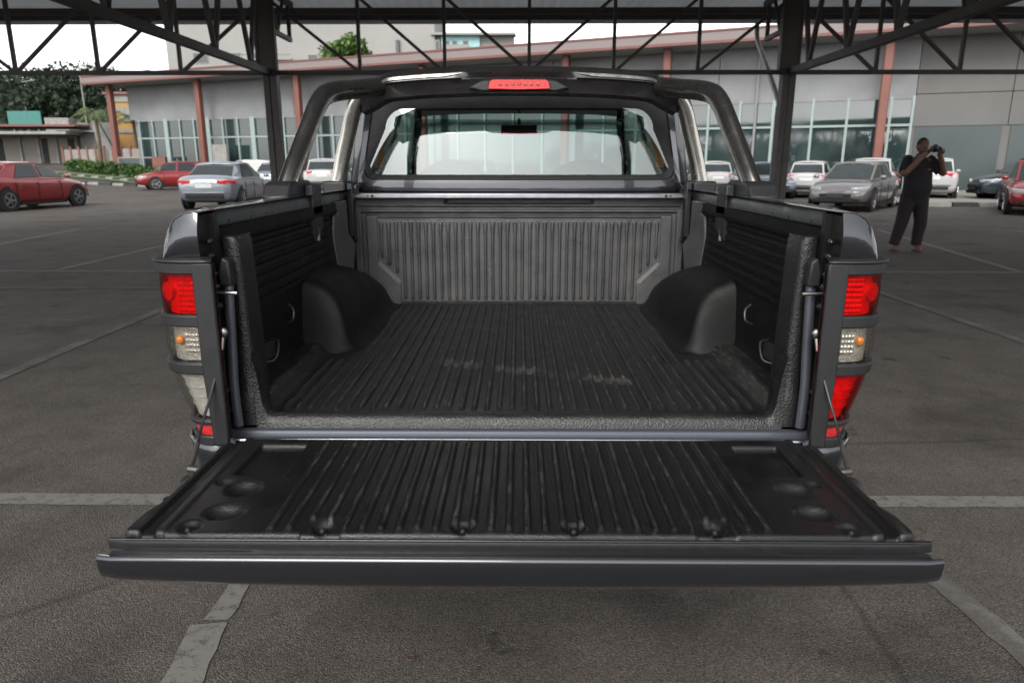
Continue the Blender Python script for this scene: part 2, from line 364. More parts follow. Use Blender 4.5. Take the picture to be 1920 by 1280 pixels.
def truss_x(y):
    t = MB(); t.bar((-13.1, y, ZC), (13.4, y, ZC), .07, .07); tr = cpart(t, 'truss', M['steelwork'])
    t = MB(); t.bar((-13.1, y, ZT + .04), (13.4, y, ZT + .04), .07, .08); cpart(t, 'top_chord', M['steelwork'], tr)
    def sub(a, b, name, w):
        t = MB(); t.bar(a, b, w, w); cpart(t, name, M['steelwork'], tr)
    for i, x in enumerate(nodes):
        if i % 6: sub((x, y, ZC + .03), (x, y, ZT), 'upright', .055)
    for b in range(3):
        q = nodes[b * 6:b * 6 + 7]
        for k in range(1, 4): sub((q[k] - .04, y + .002, ZC + .03), (q[k - 1] + .02, y + .002, ZT), 'diagonal', .05)
        for k in range(3, 6): sub((q[k] + .04, y + .002, ZC + .03), (q[k + 1] - .02, y + .002, ZT), 'diagonal', .05)
def truss_x_outer(y):
    t = MB(); t.bar((-13.1, y, ZC), (13.4, y, ZC), .07, .07); tr = cpart(t, 'truss', M['steelwork'])
    t = MB(); t.bar((-13.1, y, ZT + .04), (13.4, y, ZT + .04), .07, .08)
    for i, x in enumerate(nodes):
        if i % 6: t.bar((x, y, ZC), (x, y, ZT), .05)
        if i: t.bar((nodes[i - 1], y, ZC if i % 2 else ZT), (x, y, ZT if i % 2 else ZC), .045)
    tag(cpart(t, 'lattice', M['steelwork'], tr), kind='stuff')
truss_x(12.5)
truss_x_outer(3.7)
def truss_y(x, near=True):
    t = MB(); t.bar((x, .6, ZC), (x, 12.38, ZC), .10, .10); tr = cpart(t, 'truss', M['steelwork'])
    t = MB(); t.bar((x, .45, ZT + .16), (x, 13.9, ZT + .16), .09, .09); cpart(t, 'top_chord', M['steelwork'], tr)
    t = MB(); t.bar((x, 12.62, ZC + .7), (x, 13.75, ZC + .7), .07, .07); t.bar((x, 13.7, ZC + .7), (x, 13.7, ZT + .1), .06)
    t.bar((x, 13.05, ZC + .73), (x, 13.4, ZT + .1), .045); t.bar((x, 13.05, ZC + .73), (x, 12.7, ZT + .1), .045); cpart(t, 'overhang_bracket', M['steelwork'], tr)
    y = 12.38 - .75; k = 0
    while y > .9:
        for a, b in ((y, y + .42), (y, y - .42)):
            t = MB(); t.bar((x, a, ZC + .03), (x, b, ZT + .12), .06)
            if y > 1.5 and abs(x) < 8: cpart(t, 'diagonal', M['steelwork'], tr)
            elif abs(x) < 8 or k % 2 == 0: tag(cpart(t, 'diagonal', M['steelwork'], tr))
        y -= 1.32; k += 1
for x in CX: truss_y(x)
# roof: corrugated sheet, purlins, eave gutter
t = MB(); n = 270
t.grid(n, 2, lambda i, j: (-14.2 + 28.6 * i / (n - 1), (.36, 15.62)[j], 4.40 + .03 * (i % 2))); cpart(t, 'roof_sheet', M['roofsheet'], solid=.004)
for y in [15.1, 13.2, 11.3, 9.4, 7.5, 5.6, 3.7, 1.8]:
    t = MB(); t.box((.1, y, 4.335), (28.4, .06, .12)); cpart(t, 'purlin', M['steelwork'])
t = MB(); t.box((.1, 15.7, 4.30), (28.8, .14, .17)); cpart(t, 'gutter', M['steelwork'], bevel=.01)
t = MB(); t.box((.1, 15.45, 4.20), (28.6, .05, .06)); cpart(t, 'eave_rail', M['roofsheet'])
t = MB(); t.box((.1, .36, 4.35), (28.8, .05, .12)); eg = cpart(t, 'edge_beam', M['steelwork'])

t = MB(); t.tube(spline([(4.80, 15.5, 4.25), (4.82, 15.45, 3.85), (4.70, 14.6, 3.4), (4.42, 12.75, 2.45), (4.38, 12.64, 2.2), (4.38, 12.64, .1)], 5), .045, 10); cpart(t, 'downpipe', M['pipe'], smooth=True)
t = MB(); t.box((4.60, 12.38, 1.52), (.07, .07, .10)); cpart(t, 'junction_box', M['mint'], bevel=.008)
t = MB(); t.bar((-3.9, 13.3, 3.98), (-3.72, 13.2, 3.90), .03); t.sphere((-3.70, 13.18, 3.88), .035, 8, 6); cpart(t, 'roof_light_fitting', M['steelwork'], smooth=True)

# ------------------------------------------------------------------ the pickup truck
TX = empty('pickup_truck', (0, 2.6, 0), label='dark grey pickup truck seen from behind, tailgate folded down, bed empty', cat='pickup truck')
def P(mb, name, mat, parent=None, label=None, **k):
    if parent is None: mb.v = [(x, y - 2.6, z) for x, y, z in mb.v]; o = mb.build(name, M[mat], TX, **k)
    else:
        mb.v = [(x, y - 2.6, z) for x, y, z in mb.v]; o = mb.build(name, M[mat], parent, **k)
    if label: o['label'] = label
    return o
F = .80; PIT = .0339
def rib(x, n, w, pitch=PIT):
    k = round(x / pitch - .5); xc = (k + .5) * pitch
    if not (-n / 2 <= k < n / 2): return 0
    d = abs(x - xc) / w
    return max(0, 1 - d ** 4) if d < 1 else 0
# bed floor with lengthwise ribs
def floor_z(x, y):
    ax = abs(x)
    y1 = 3.225 if ax < .548 else 2.30 + .0 * ax
    h = .0095 * rib(x, 38, .0072) * ss(1.79, 1.812, y) * ss(y1, y1 - .03, y)
    if .548 < ax < .60: h *= ss(2.36, 2.33, y)
    h += .035 * ss(.635, .70, ax) ** 1.5                       # floor runs up into the walls
    h += .03 * ss(3.235, 3.275, y) ** 2
    h += .0012 * sin(37 * x + 3) * sin(11 * y)
    h += .012 * ss(1.775, 1.745, y)
    return F + h
nx = 640; ysf = [1.742, 1.75, 1.76, 1.77, 1.78, 1.79, 1.796, 1.803, 1.812] + [1.83 + .03 * i for i in range(15)] + [2.26, 2.275, 2.29, 2.30, 2.33, 2.36] + [2.4 + .05 * i for i in range(16)] + [3.18, 3.195, 3.205, 3.215, 3.225, 3.235, 3.25, 3.262, 3.275]
m = MB(); m.grid(nx, len(ysf), lambda i, j: ((-.745 + 1.49 * i / (nx - 1)), ysf[j], floor_z(-.745 + 1.49 * i / (nx - 1), ysf[j])))
P(m, 'bed_floor', 'liner_floor', smooth=True, angle=70, fix=False, label='ribbed black plastic bed floor with dusty scuffs')
# rear lip of the liner
prof = [(1.765, .800), (1.752, .803), (1.742, .812), (1.730, .818), (1.715, .816), (1.704, .806), (1.700, .79), (1.697, .782)]
def lipz(x): return .16 * ss(.632, .668, abs(x)) ** 2.2
m = MB(); nn = 160; m.grid(nn, len(prof), lambda i, j: ((-.668 + 1.336 * i / (nn - 1)), prof[j][0], prof[j][1] + (lipz(-.668 + 1.336 * i / (nn - 1)) if j < 6 else 0)))
P(m, 'rear_lip', 'liner_rough', smooth=True, angle=60)
# painted sill under the lip, and hinge-side strip
m = MB(); prof = [(1.70, .785), (1.690, .786), (1.682, .781), (1.678, .770), (1.665, .767), (1.652, .772), (1.645, .770), (1.64, .74), (1.645, .60)]
m.grid(2, len(prof), lambda i, j: ((-.735, .735)[i], *prof[j])); P(m, 'rear_sill', 'paint_in', smooth=True, angle=60)
m = MB(); m.tube([(-.70, 1.632, .778), (-.4, 1.632, .780), (.4, 1.632, .780), (.70, 1.632, .778)], .0045, 8); P(m, 'hinge_trim', 'alu', smooth=True)
m = MB(); m.box((0, 1.648, .757), (1.42, .04, .02)); P(m, 'hinge_shadow_gap', 'blackpaint')
# headboard
def hb(x, z):
    ax = abs(x); h = 0
    outer = ss(.722, .714, ax) * ss(1.226, 1.219, z)
    inner = ss(.697, .690, ax) * ss(1.213, 1.206, z)
    h += -.016 * outer + .032 * inner                           # groove, then raised frame
    lim = .648 - .098 * max(0, min(1, (.995 - z) / .095))
    rec = ss(lim, lim - .006, ax) * ss(1.205, 1.199, z)
    h -= .009 * rec
    k = int(round(ax / PIT - .5)); bot = {16: .955, 17: .990, 18: 1.025}.get(k, .83 if k < 16 else 9)
    if k < 19:
        d = abs(ax - (k + .5) * PIT) / (.0068 + .0035 * ss(1.12, 1.17, z))
        if d < 1: h += .0125 * (1 - d ** 2.6) * ss(1.182, 1.176, z) * ss(bot - .006, bot + .004, z)
    h -= .012 * ss(1.232, 1.236, z) * ss(1.252, 1.248, z) * ss(.735, .728, ax)
    h -= .022 * ss(.345, .32, ax) * ss(1.258, 1.262, z) * ss(1.283, 1.279, z)
    h += .0012 * sin(19 * x + 1) * sin(13 * z)
    return 3.268 - h
nx = 612; zs = [.80 + .008 * i for i in range(46)] + [1.168 + .003 * i for i in range(41)]
m = MB(); m.grid(nx, len(zs), lambda i, j: (-.768 + 1.536 * i / (nx - 1), hb(-.768 + 1.536 * i / (nx - 1), zs[j]), zs[j]))
P(m, 'headboard_liner', 'liner', smooth=True, angle=70, fix=False, label='fluted black headboard liner with pebbled grain')
m = MB(); m.box((0, 3.235, 1.2985), (1.535, .05, .022)); ab = P(m, 'headboard_rail', 'alu', bevel=.004, label='bare aluminium rail across the top of the headboard')
for x in (-.735, -.672, -.652, .735, .672, .652):
    m = MB(); m.tube([(x, 3.212, 1.2985), (x, 3.207, 1.2985)], .0062 if abs(x) < .66 else .004, 8); P(m, 'fixing_hole', 'dark', ab)
# side walls with horizontal flutes and wheel arches
def wall_x(y, z):
    x = .748 + .012 * ss(1.0, 1.25, z)
    x -= .018 * ss(1.235, 1.243, z)
    if 1.95 < y < 2.86 and 1.035 < z < 1.225:
        a = ss(1.95, 1.975, y) * ss(2.86, 2.83, y); q = ((z - 1.035) / .032) % 1
        x -= .009 * a * (1 if .3 < q < .85 else 0)
    x -= .04 * ss(.86, .80, z) ** 2
    return x
zs2 = [.80 + .02 * i for i in range(12)] + [1.035 + .004 * i for i in range(49)] + [1.235, 1.24, 1.245, 1.26, 1.275, 1.285]
for sx in (-1, 1):
    ysw = [1.74, 1.85, 1.95, 1.96, 1.975] + [2.0 + .1 * i for i in range(9)] + [2.83, 2.845, 2.86, 2.95, 3.05, 3.15, 3.275]
    m = MB(); m.grid(len(ysw), len(zs2), lambda i, j: (sx * wall_x(ysw[i], zs2[j]), ysw[i], zs2[j]))
    P(m, 'side_liner', 'liner_side', smooth=True, angle=50)
    def arch(i, j):
        a = i / 27; b = j / 39
        y = 2.30 + .93 * b; x = .765 - .20 * a
        u = ss(2.385, 2.45, y) * ss(3.235, 3.12, y)
        # side profile: top is flat then rolls over to a near-vertical flank
        zt = 1.055 - .02 * ss(.70, .62, x)
        r = .035
        e = .595 - .018 * 0
        t = min(1, max(0, (x - .572) / .05))
        return (sx * x, y, F - .01 + (zt - F + .01) * (1 - (1 - t) ** 2.6) * u ** .6 if True else 0)
    m = MB()
    # cross sections of the arch, marched along the bed
    sect = [(.765, 1.070), (.73, 1.056), (.69, 1.043), (.657, 1.022), (.632, .992), (.616, .955), (.604, .91), (.594, .86), (.582, .825), (.566, .804), (.540, .7995)]
    st = [(2.372, .0), (2.38, .10), (2.395, .45), (2.41, .80), (2.425, .93), (2.45, .985), (2.50, 1), (2.65, .98), (2.82, .93), (2.95, .87), (3.05, .79), (3.14, .68), (3.21, .58), (3.255, .50), (3.275, .47)]
    def ap(i, j):
        y, s = st[j]; x, z = sect[i]
        xx = x + (1 - min(1, s * 1.4)) * .02
        return (sx * xx, y, .7995 + (z - .7995) * s)
    m.grid(len(sect), len(st), ap); P(m, 'wheel_arch', 'liner_side', smooth=True, angle=80, sub=1)
    # lit corner pillar of the side liner
    m = MB(); m.add([(sx * .765, 2.88, 1.275), (sx * .735, 2.90, 1.235), (sx * .765, 2.88, 1.0), (sx * .722, 3.02, 1.27), (sx * .716, 3.02, 1.215), (sx * .700, 3.0, 1.0), (sx * .765, 3.12, 1.28), (sx * .755, 3.14, 1.0)],
                    [(0, 1, 4, 3), (1, 2, 5, 4), (3, 4, 5, 7, 6)])
    m = MB(); pl = [(2.90, 1.29), (2.935, 1.24), (2.90, 1.235), (2.885, 1.16), (2.90, 1.07), (2.915, .995), (3.06, .992), (3.09, 1.10), (3.03, 1.15), (3.02, 1.29)]
    m.prism([(a, b) for a, b in pl], .70, .76, lambda a, b, h: (sx * (h + .05 * (h < .73) * (1 - (a - 2.88) * 4)), a, b)); P(m, 'corner_pad', 'liner', bevel=.01)
    # rail cap
    sec = [(.838, 1.300), (.834, 1.322), (.820, 1.331), (.775, 1.330), (.762, 1.324), (.757, 1.312), (.757, 1.290), (.762, 1.285), (.775, 1.285)]
    m = MB(); yy = [1.785, 1.79, 2.2, 2.6, 3.0, 3.25]
    m.grid(len(yy), len(sec), lambda i, j: (sx * (sec[j][0] - (.035 * ss(2.4, 1.79, yy[i]) if sec[j][0] > .80 else 0)), yy[i] + (.03 * (1.32 - sec[j][1]) / .04 * -1 if i < 2 and sec[j][0] < .77 else 0), sec[j][1] - .008 * (yy[i] - 1.79) / 1.46)); rc = P(m, 'bed_rail_cap', 'railcap', smooth=True, angle=40, solid=.004)
    for y in (1.86, 2.02, 2.15, 2.8):
        m = MB(); m.tube([(sx * .7585, y, 1.295), (sx * .754, y, 1.295)], .004, 8); P(m, 'clip', 'guard', rc)
    # outer body side (fender shoulder swept forward), rounded at the back
    prf = [(.728, 1.332), (.745, 1.333), (.768, 1.329), (.790, 1.316), (.806, 1.294), (.818, 1.262), (.829, 1.215), (.830, 1.2145), (.846, 1.12), (.852, 1.0), (.846, .85), (.825, .70), (.80, .55), (.76, .50)]
    stn = [(1.618, .985), (1.622, .992), (1.632, .998), (1.66, 1.006), (1.75, 1.024), (2.0, 1.06), (2.6, 1.09), (3.3, 1.09), (3.345, 1.09)]
    top = [q for q in prf if q[1] >= 1.215]
    m = MB(); m.grid(len(stn), len(prf), lambda i, j: (sx * (prf[j][0] * (stn[i][1] if prf[j][0] > .75 else 1) * (1 - .05 * ss(1.0, .79, prf[j][1]) * ss(2.1, 1.75, stn[i][0]))), (max(stn[i][0], 1.785 + .002 * i) if prf[j][1] < 1.215 else stn[i][0]), prf[j][1] - .004 * (1 - stn[i][1]) * 20 * (i < 2)))
    P(m, 'body_side', 'paint', smooth=True, angle=60)
    m = MB()
    rows = 10
    def capf(i, j):
        # bulging rear face of the shoulder between the inner seam and the outer curve
        x, z = top[i]; b = j / (rows - 1)
        xo = x * .985 if x > .75 else x
        px = .738 + (xo - .738) * 1; 
        zz = 1.214 + (z - 1.214) * b
        xs_ = sx * (.738 + (xo - .738) * 1.0)
        return (xs_, 1.618 - .010 * sin(pi * b) - .012 * sin(pi * (xo - .73) / .2), zz)
    # fan of columns from the seam to the outer profile
    cols = [(.726, 1.330)] + [(x * .985, z - .001) for x, z in top if x > .74]
    def cf(i, j):
        x, z = cols[i]; b = j / (rows - 1); zz = 1.214 + (z - 1.214) * b
        # keep the outer edge on the body curve
        xo = x
        return (sx * xo, 1.617 - .014 * sin(pi * min(1, b)) * (1 - .3 * i / len(cols)), zz)
    m.grid(len(cols), rows, cf); P(m, 'fender_corner', 'paint', smooth=True, angle=70)
    # jamb
    m = MB(); m.box((sx * .746, 1.700, 1.045), (.052, .02, .56)); P(m, 'door_jamb', 'blackpaint')
    m = MB(); m.box((sx * .742, 1.66, 1.05), (.012, .09, .55)); P(m, 'jamb_flange', 'blackpaint', bevel=.003)
    m = MB(); m.tube([(sx * .736, 1.622, 1.30), (sx * .733, 1.618, 1.2), (sx * .726, 1.618, 1.0), (sx * .730, 1.618, .80)], .0035, 8); P(m, 'seam_seal', 'blackpaint', smooth=True)
    m = MB(); pts = [(sx * .700, 1.690, 1.17), (sx * .702, 1.686, 1.10), (sx * .706, 1.684, .98), (sx * .709, 1.682, .90), (sx * .707, 1.682, .797)]; m.tube(spline(pts, 4), .0125, 12, ell=.8); P(m, 'jamb_strip', 'paint_in', smooth=True)
    m = MB(); m.add([], []); m.prism([(-.016, 1.155), (.014, 1.155), (.016, 1.19), (.004, 1.225), (-.012, 1.215)], 1.668, 1.70, lambda a, b, h: (sx * (.700 + a), h, b)); P(m, 'latch_cover', 'guard', bevel=.005)
    m = MB(); m.tube([(sx * .742, 1.655, 1.143), (sx * .668, 1.655, 1.141)], .0045, 8); sk = P(m, 'striker_bar', 'steel', smooth=True)
    m = MB(); m.prism([(1.075, 0), (1.085, 1), (1.19, 1), (1.20, 0)], 0, 1, lambda a, b, h: (sx * (.737 - .004 * h), 1.63 + .035 * b, a)); P(m, 'striker_plate', 'blackpaint', sk, bevel=.004)
    for x, y, z, r in ((.724, 1.66, 1.262, .008), (.724, 1.66, 1.228, .008), (.722, 1.664, 1.185, .0085), (.720, 1.664, 1.155, .009), (.720, 1.664, 1.108, .010), (.722, 1.664, .895, .007), (.722, 1.664, .84, .006)):
        m = MB(); m.tube([(sx * x, y + .01, z), (sx * x, y - .004, z)], r, 6); m.sphere((sx * x, y - .004, z), r * .7, 8, 6); P(m, 'bolt', 'blackpaint', bevel=.001)
    # pebbled liner edge beside the jamb
    zz = [.787, .85, .872, .884, .95, 1.05, 1.15, 1.22, 1.255, 1.266, 1.27]
    def lip(i, j):
        z = zz[j]; t = (z - .79) / .48
        xi = .664 + .017 * t; xo = .714 - .006 * t + (.012 * ss(1.17, 1.20, z)); dz = 0
        bulge = .006 * ss(.878, .868, z)
        if j >= 9: xi += .004; 
        Y = [1.80, 1.735, 1.722, 1.716, 1.716, 1.722, 1.735][i]
        xs_ = [xi - .004, xi - .002, xi, xi + .007, xo - .006, xo, xo][i]
        return (sx * xs_, Y - bulge + (.012 if j == 10 else 0), z)
    m = MB(); m.grid(7, len(zz), lip); P(m, 'liner_edge', 'liner_rough', smooth=True, angle=60)
    # tie-down hooks
    m = MB(); m.tube(spline([(sx * .745, 2.06, .93), (sx * .715, 2.04, .925), (sx * .712, 2.0, .885), (sx * .745, 1.985, .875)], 4), .0035, 8); m.box((sx * .746, 2.03, .90), (.012, .10, .05)); P(m, 'tie_down_hook', 'darksteel', smooth=True)
    m = MB(); m.tube(spline([(sx * .752, 3.235, 1.165), (sx * .728, 3.22, 1.15), (sx * .728, 3.215, 1.105), (sx * .752, 3.235, 1.085)], 4), .0045, 8); m.box((sx * .752, 3.25, 1.16), (.02, .02, .09)); P(m, 'tie_down_hook', 'darksteel', smooth=True)
    m = MB(); m.tube(spline([(sx * .735, 2.215, 1.005), (sx * .715, 2.20, .99), (sx * .715, 2.19, .96), (sx * .738, 2.20, .945)], 4), .004, 8); P(m, 'tie_down_hook', 'darksteel', smooth=True)
    # ---- lamp: everything follows the same rounded corner
    cc = spline([(.700, 1.606, 0), (.752, 1.603, 0), (.798, 1.609, 0), (.828, 1.626, 0), (.848, 1.656, 0), (.861, 1.71, 0), (.872, 1.80, 0)], 6)
    cc = [(q[0], q[1]) for q in [Vector((a.x, a.y)) for a in cc]] if False else [(q[0], q[1]) for q in cc]
    ln = [0]
    for a, b in zip(cc, cc[1:]): ln.append(ln[-1] + math.hypot(b[0] - a[0], b[1] - a[1]))
    def LC(t, z, off):
        q = t * ln[-1]; i = 0
        while i < len(ln) - 2 and ln[i + 1] < q: i += 1
        f = (q - ln[i]) / (ln[i + 1] - ln[i]); x = cc[i][0] * (1 - f) + cc[i + 1][0] * f; y = cc[i][1] * (1 - f) + cc[i + 1][1] * f
        dx, dy = .735 - x, 1.745 - y; L = math.hypot(dx, dy); nxx, nyy = -dx / L, -dy / L
        k = 1 - .055 * ss(1.0, .79, z) * ss(.70, .85, x)
        sl_ = .022 * ss(1.0, .80, z)
        return (sx * ((x + nxx * off) * k), y + nyy * off + (1 - k) * 0 - 0 * sl_, z)
    def patch(t0, t1, z0, z1, off0, off1, name, mat, parent=None, nt_=28, nz=6, bev=0, bulge=0, label=None, smooth=True):
        m = MB()
        for off, flip in ((off1, 0), (off0, 1)):
            m.grid(nt_, nz, lambda i, j: LC(t0 + (t1 - t0) * i / (nt_ - 1), z0 + (z1 - z0) * j / (nz - 1), off + (bulge * sin(pi * i / (nt_ - 1)) * sin(pi * j / (nz - 1)) if not flip else 0)))
        b = nt_ * nz
        for i in range(nt_ - 1): m.f += [(i, i + 1, b + i + 1, b + i), ((nz - 1) * nt_ + i, b + (nz - 1) * nt_ + i, b + (nz - 1) * nt_ + i + 1, (nz - 1) * nt_ + i + 1)]
        for j in range(nz - 1): m.f += [(j * nt_, b + j * nt_, b + (j + 1) * nt_, (j + 1) * nt_), (j * nt_ + nt_ - 1, (j + 1) * nt_ + nt_ - 1, b + (j + 1) * nt_ + nt_ - 1, b + j * nt_ + nt_ - 1)]
        return P(m, name, mat, parent, smooth=smooth, angle=40, bevel=bev, label=label)
    lamp = patch(.02, 1, .79, 1.212, -.06, -.036, 'tail_light', 'dark', None, label='left tail light with red, clear and frosted lenses under a black guard' if sx < 0 else 'right tail light with two red lenses and a clear one under a black guard')
    patch(.135, 1, 1.098, 1.196, -.022, -.016, 'red_reflector', 'redback', lamp)
    patch(.135, 1, 1.096, 1.198, -.004, 0, 'red_lens', 'redlens', lamp, bulge=.003)
    patch(.135, 1, .985, 1.070, -.022, -.016, 'clear_reflector', 'silverback', lamp)
    patch(.135, 1, .98, 1.072, -.004, 0, 'clear_lens', 'clearlens', lamp, bulge=.003)
    patch(.135, 1, .845, .955, -.022, -.016, 'lower_reflector', 'frost' if sx < 0 else 'redback', lamp)
    patch(.135, 1, .842, .957, -.004, 0, 'lower_lens', 'clearlens' if sx < 0 else 'redlens', lamp, bulge=.002)
    patch(.12, .93, .800, .832, -.012, -.004, 'reflex_strip', 'redflat', lamp, bulge=.003)
    # facets behind the lenses
    for zc, zr, t0, tn, mt in ((1.147, 7, .165, 6, 'redback'), (1.045, 4, .165, 5, 'silverback')):
        m = MB()
        for a in range(tn):
            for b in range(zr):
                z = (1.108 + b * .0122) if zc > 1.1 else (1.010 + b * .0125)
                q = LC(t0 + a * .028, z, -.014); m.sphere(q, (.0052, .0042, .0052), 8, 5)
        P(m, 'facet_block', mt, lamp, smooth=True)
    m = MB(); m.sphere(LC(.34, 1.035, -.012), (.010, .008, .012), 12, 8); P(m, 'amber_bulb', 'amber', lamp, smooth=True)
    patch(.66, .74, 1.035, 1.062, -.02, -.012, 'amber_bulb', 'amber', lamp, nt_=5, nz=3)
    m = MB(); m.tube([LC(.42, 1.15, -.018), LC(.42, 1.15, -.008)], .022, 14); P(m, 'bulb_housing', 'redback', lamp, smooth=True)
    patch(.45, .47, .985, 1.07, -.012, -.005, 'lens_rib', 'clearlens', lamp, nt_=3, nz=3)
    for z in (.87, .893, .916, .938):
        patch(.22, .55, z - .0015, z + .0015, -.020, -.014, 'lens_rib', 'frost' if sx < 0 else 'redback', lamp, nt_=10, nz=2)
    # guard
    gd = patch(.0, .14, .776, 1.222, -.008, .010, 'lamp_guard', 'guard', None, nt_=6, nz=14, bev=.005, label='matt black lamp guard with four bands')
    for z0, z1, o, t1 in ((1.193, 1.222, .009, .93), (1.070, 1.099, .007, .88), (.955, .984, .007, .88), (.829, .843, .008, .90), (.776, .802, .007, .90)):
        patch(.11, t1, z0, z1, -.006, o, 'guard_band', 'guard', gd, nt_=18, nz=4, bev=.004)
    # sloping hood over the lamp
    m = MB(); n_ = 18; m.grid(n_, 3, lambda i, j: LC(.0 + .95 * i / (n_ - 1), (1.222, 1.226, 1.232)[j], (.013, .006, -.012)[j])); P(m, 'guard_hood', 'guard', gd, smooth=True, solid=.004)
    patch(.86, .90, .935, .957, .012, .018, 'guard_clip', 'guard', gd, nt_=3, nz=2, bev=.002); patch(.86, .90, 1.045, 1.07, .012, .018, 'guard_clip', 'guard', gd, nt_=3, nz=2, bev=.002)
    m = MB(); m.tube([(sx * .7005, 1.612, 1.205), (sx * .6995, 1.610, 1.05), (sx * .7015, 1.610, .79)], .0013, 6); P(m, 'lamp_edge', 'redlens', lamp)
    # painted quarter below the lamp
    m = MB(); cs = [(.690, 1.612), (.745, 1.606), (.785, 1.612), (.806, 1.630), (.818, 1.66), (.832, 1.75), (.846, 2.0)]
    m.grid(len(cs), 5, lambda i, j: (sx * (cs[i][0] - .035 * (j / 4) * (i > 1)), cs[i][1] + .01 * (j / 4), (.792, .74, .68, .62, .56)[j])); P(m, 'lower_quarter', 'paint', smooth=True, angle=70, solid=.004)
    # sports bar
    foot = MB(); foot.prism([(2.42, 1.325), (2.74, 1.325), (2.71, 1.368), (2.68, 1.380), (2.50, 1.380), (2.46, 1.372)], .772, .868, lambda a, b, h: (sx * h, a, b)); 
    sb = P(foot, 'sports_bar_foot', 'guard', bevel=.010, seg=3)
    cl = MB(); cl.prism([(2.60, 1.365), (2.72, 1.365), (2.72, 1.20), (2.60, 1.165)], .742, .772, lambda a, b, h: (sx * h, a, b)); P(cl, 'clamp', 'guard', sb, bevel=.005)
    cl = MB(); cl.tube([(sx * .75, 2.655, 1.205), (sx * .75, 2.655, 1.16)], .010, 10); P(cl, 'clamp_bolt', 'steel', sb, smooth=True)
    leg = MB(); path = spline([(sx * .820, 2.52, 1.33), (sx * .803, 2.56, 1.40), (sx * .778, 2.63, 1.50), (sx * .753, 2.70, 1.60), (sx * .738, 2.745, 1.655), (sx * .722, 2.79, 1.688), (sx * .690, 2.86, 1.708), (sx * .63, 2.99, 1.728), (sx * .56, 3.10, 1.748)], 6)
    leg.tube(path, .031, 20, ell=1.2); lg = P(leg, 'sports_bar_leg', 'gun', smooth=True)
    leg = MB(); leg.tube([(q.x - sx * .030, q.y - .012, q.z - .006) for q in path[4:-10]], .0045, 8); P(leg, 'leg_bead', 'chrome', lg, smooth=True)
    foot = MB(); foot.box((sx * .800, 3.20, 1.342), (.10, .16, .045)); sb2 = P(foot, 'sports_bar_foot', 'guard', bevel=.010, seg=3)
    cl = MB(); cl.box((sx * .735, 3.16, 1.24), (.024, .05, .23)); P(cl, 'clamp', 'guard', sb2, bevel=.004)
    leg = MB(); leg.tube(spline([(sx * .795, 3.19, 1.35), (sx * .765, 3.18, 1.46), (sx * .725, 3.16, 1.58), (sx * .685, 3.13, 1.68), (sx * .64, 3.11, 1.73)], 5), .034, 18); P(leg, 'sports_bar_stay', 'chrome', smooth=True)
    # mud flap, wheels
    wm = MB(); wm.tube([(sx * .66, 2.78, .39), (sx * .90, 2.78, .39)], .39, 40); wh = P(wm, 'wheel', 'tyre', bevel=.02)
    wm = MB(); wm.tube([(sx * .895, 2.78, .39), (sx * .905, 2.78, .39)], .24, 30); P(wm, 'rim', 'rim', wh)
    wm = MB(); wm.tube([(sx * .66, 6.0, .39), (sx * .90, 6.0, .39)], .39, 40); wh = P(wm, 'wheel', 'tyre', bevel=.02)
    wm = MB(); wm.tube([(sx * .895, 6.0, .39), (sx * .905, 6.0, .39)], .24, 30); P(wm, 'rim', 'rim', wh)
# hoop over the cab roof with brake light
hp = spline([(-.655, 3.13, 1.72), (-.60, 3.12, 1.745), (-.555, 3.11, 1.768), (-.50, 3.10, 1.778), (-.30, 3.09, 1.790), (0, 3.085, 1.796), (.30, 3.09, 1.790), (.50, 3.10, 1.778), (.555, 3.11, 1.768), (.60, 3.12, 1.745), (.655, 3.13, 1.72)], 8)
sec = [(.09, .020), (.03, .030), (-.025, .026), (-.042, .014), (-.050, .002), (-.055, -.018), (-.046, -.024), (-.036, -.044), (-.030, -.076)]
m = MB(); m.grid(len(sec), len(hp), lambda i, j: (hp[j].x, hp[j].y + sec[i][0] + (.016 * ss(.26, .18, abs(hp[j].x)) if i == 5 else 0), hp[j].z + sec[i][1])); P(m, 'sports_bar_hoop', 'spoiler', smooth=True, angle=28)
sec2 = [(-.030, -.076), (.05, -.084), (.10, -.03), (.09, .018)]
m = MB(); m.grid(len(sec2), len(hp), lambda i, j: (hp[j].x, hp[j].y + sec2[i][0], hp[j].z + sec2[i][1])); P(m, 'hoop_underside_shade', 'dark', smooth=True, angle=28)  # shade under the hoop put into a darker material of its own
for a, b in ((-.60, -.21), (.21, .60)):
    q = [p for p in hp if a <= p.x <= b]; n9 = len(q)
    tp_ = lambda j: ss(0, 3, min(j, n9 - 1 - j) + .6)
    m = MB(); m.grid(2, n9, lambda i, j: (q[j].x, q[j].y + (-.0535, -.0535 - .0045 * tp_(j))[i], q[j].z + (.000, .000 - .012 * tp_(j))[i])); P(m, 'bright_strip', 'chrome', solid=.003)
m = MB(); pl = [(-.205, -.018), (-.15, .012), (-.08, .019), (.08, .019), (.15, .012), (.205, -.018), (.15, -.034), (-.15, -.034)]
m.prism(pl, 3.018, 3.07, lambda a, b, h: (a, h, 1.752 + b)); P(m, 'brake_light_housing', 'guard', bevel=.008)
m = MB(); pl = [(-.125, -.021), (-.118, .010), (-.105, .017), (.105, .017), (.118, .010), (.125, -.021), (.0, -.024)]
bl = MB(); bl.prism(pl, 3.004, 3.03, lambda a, b, h: (a, h, 1.748 + b)); bl = P(bl, 'brake_light', 'redback', bevel=.004, label='red high brake light in the middle of the hoop')
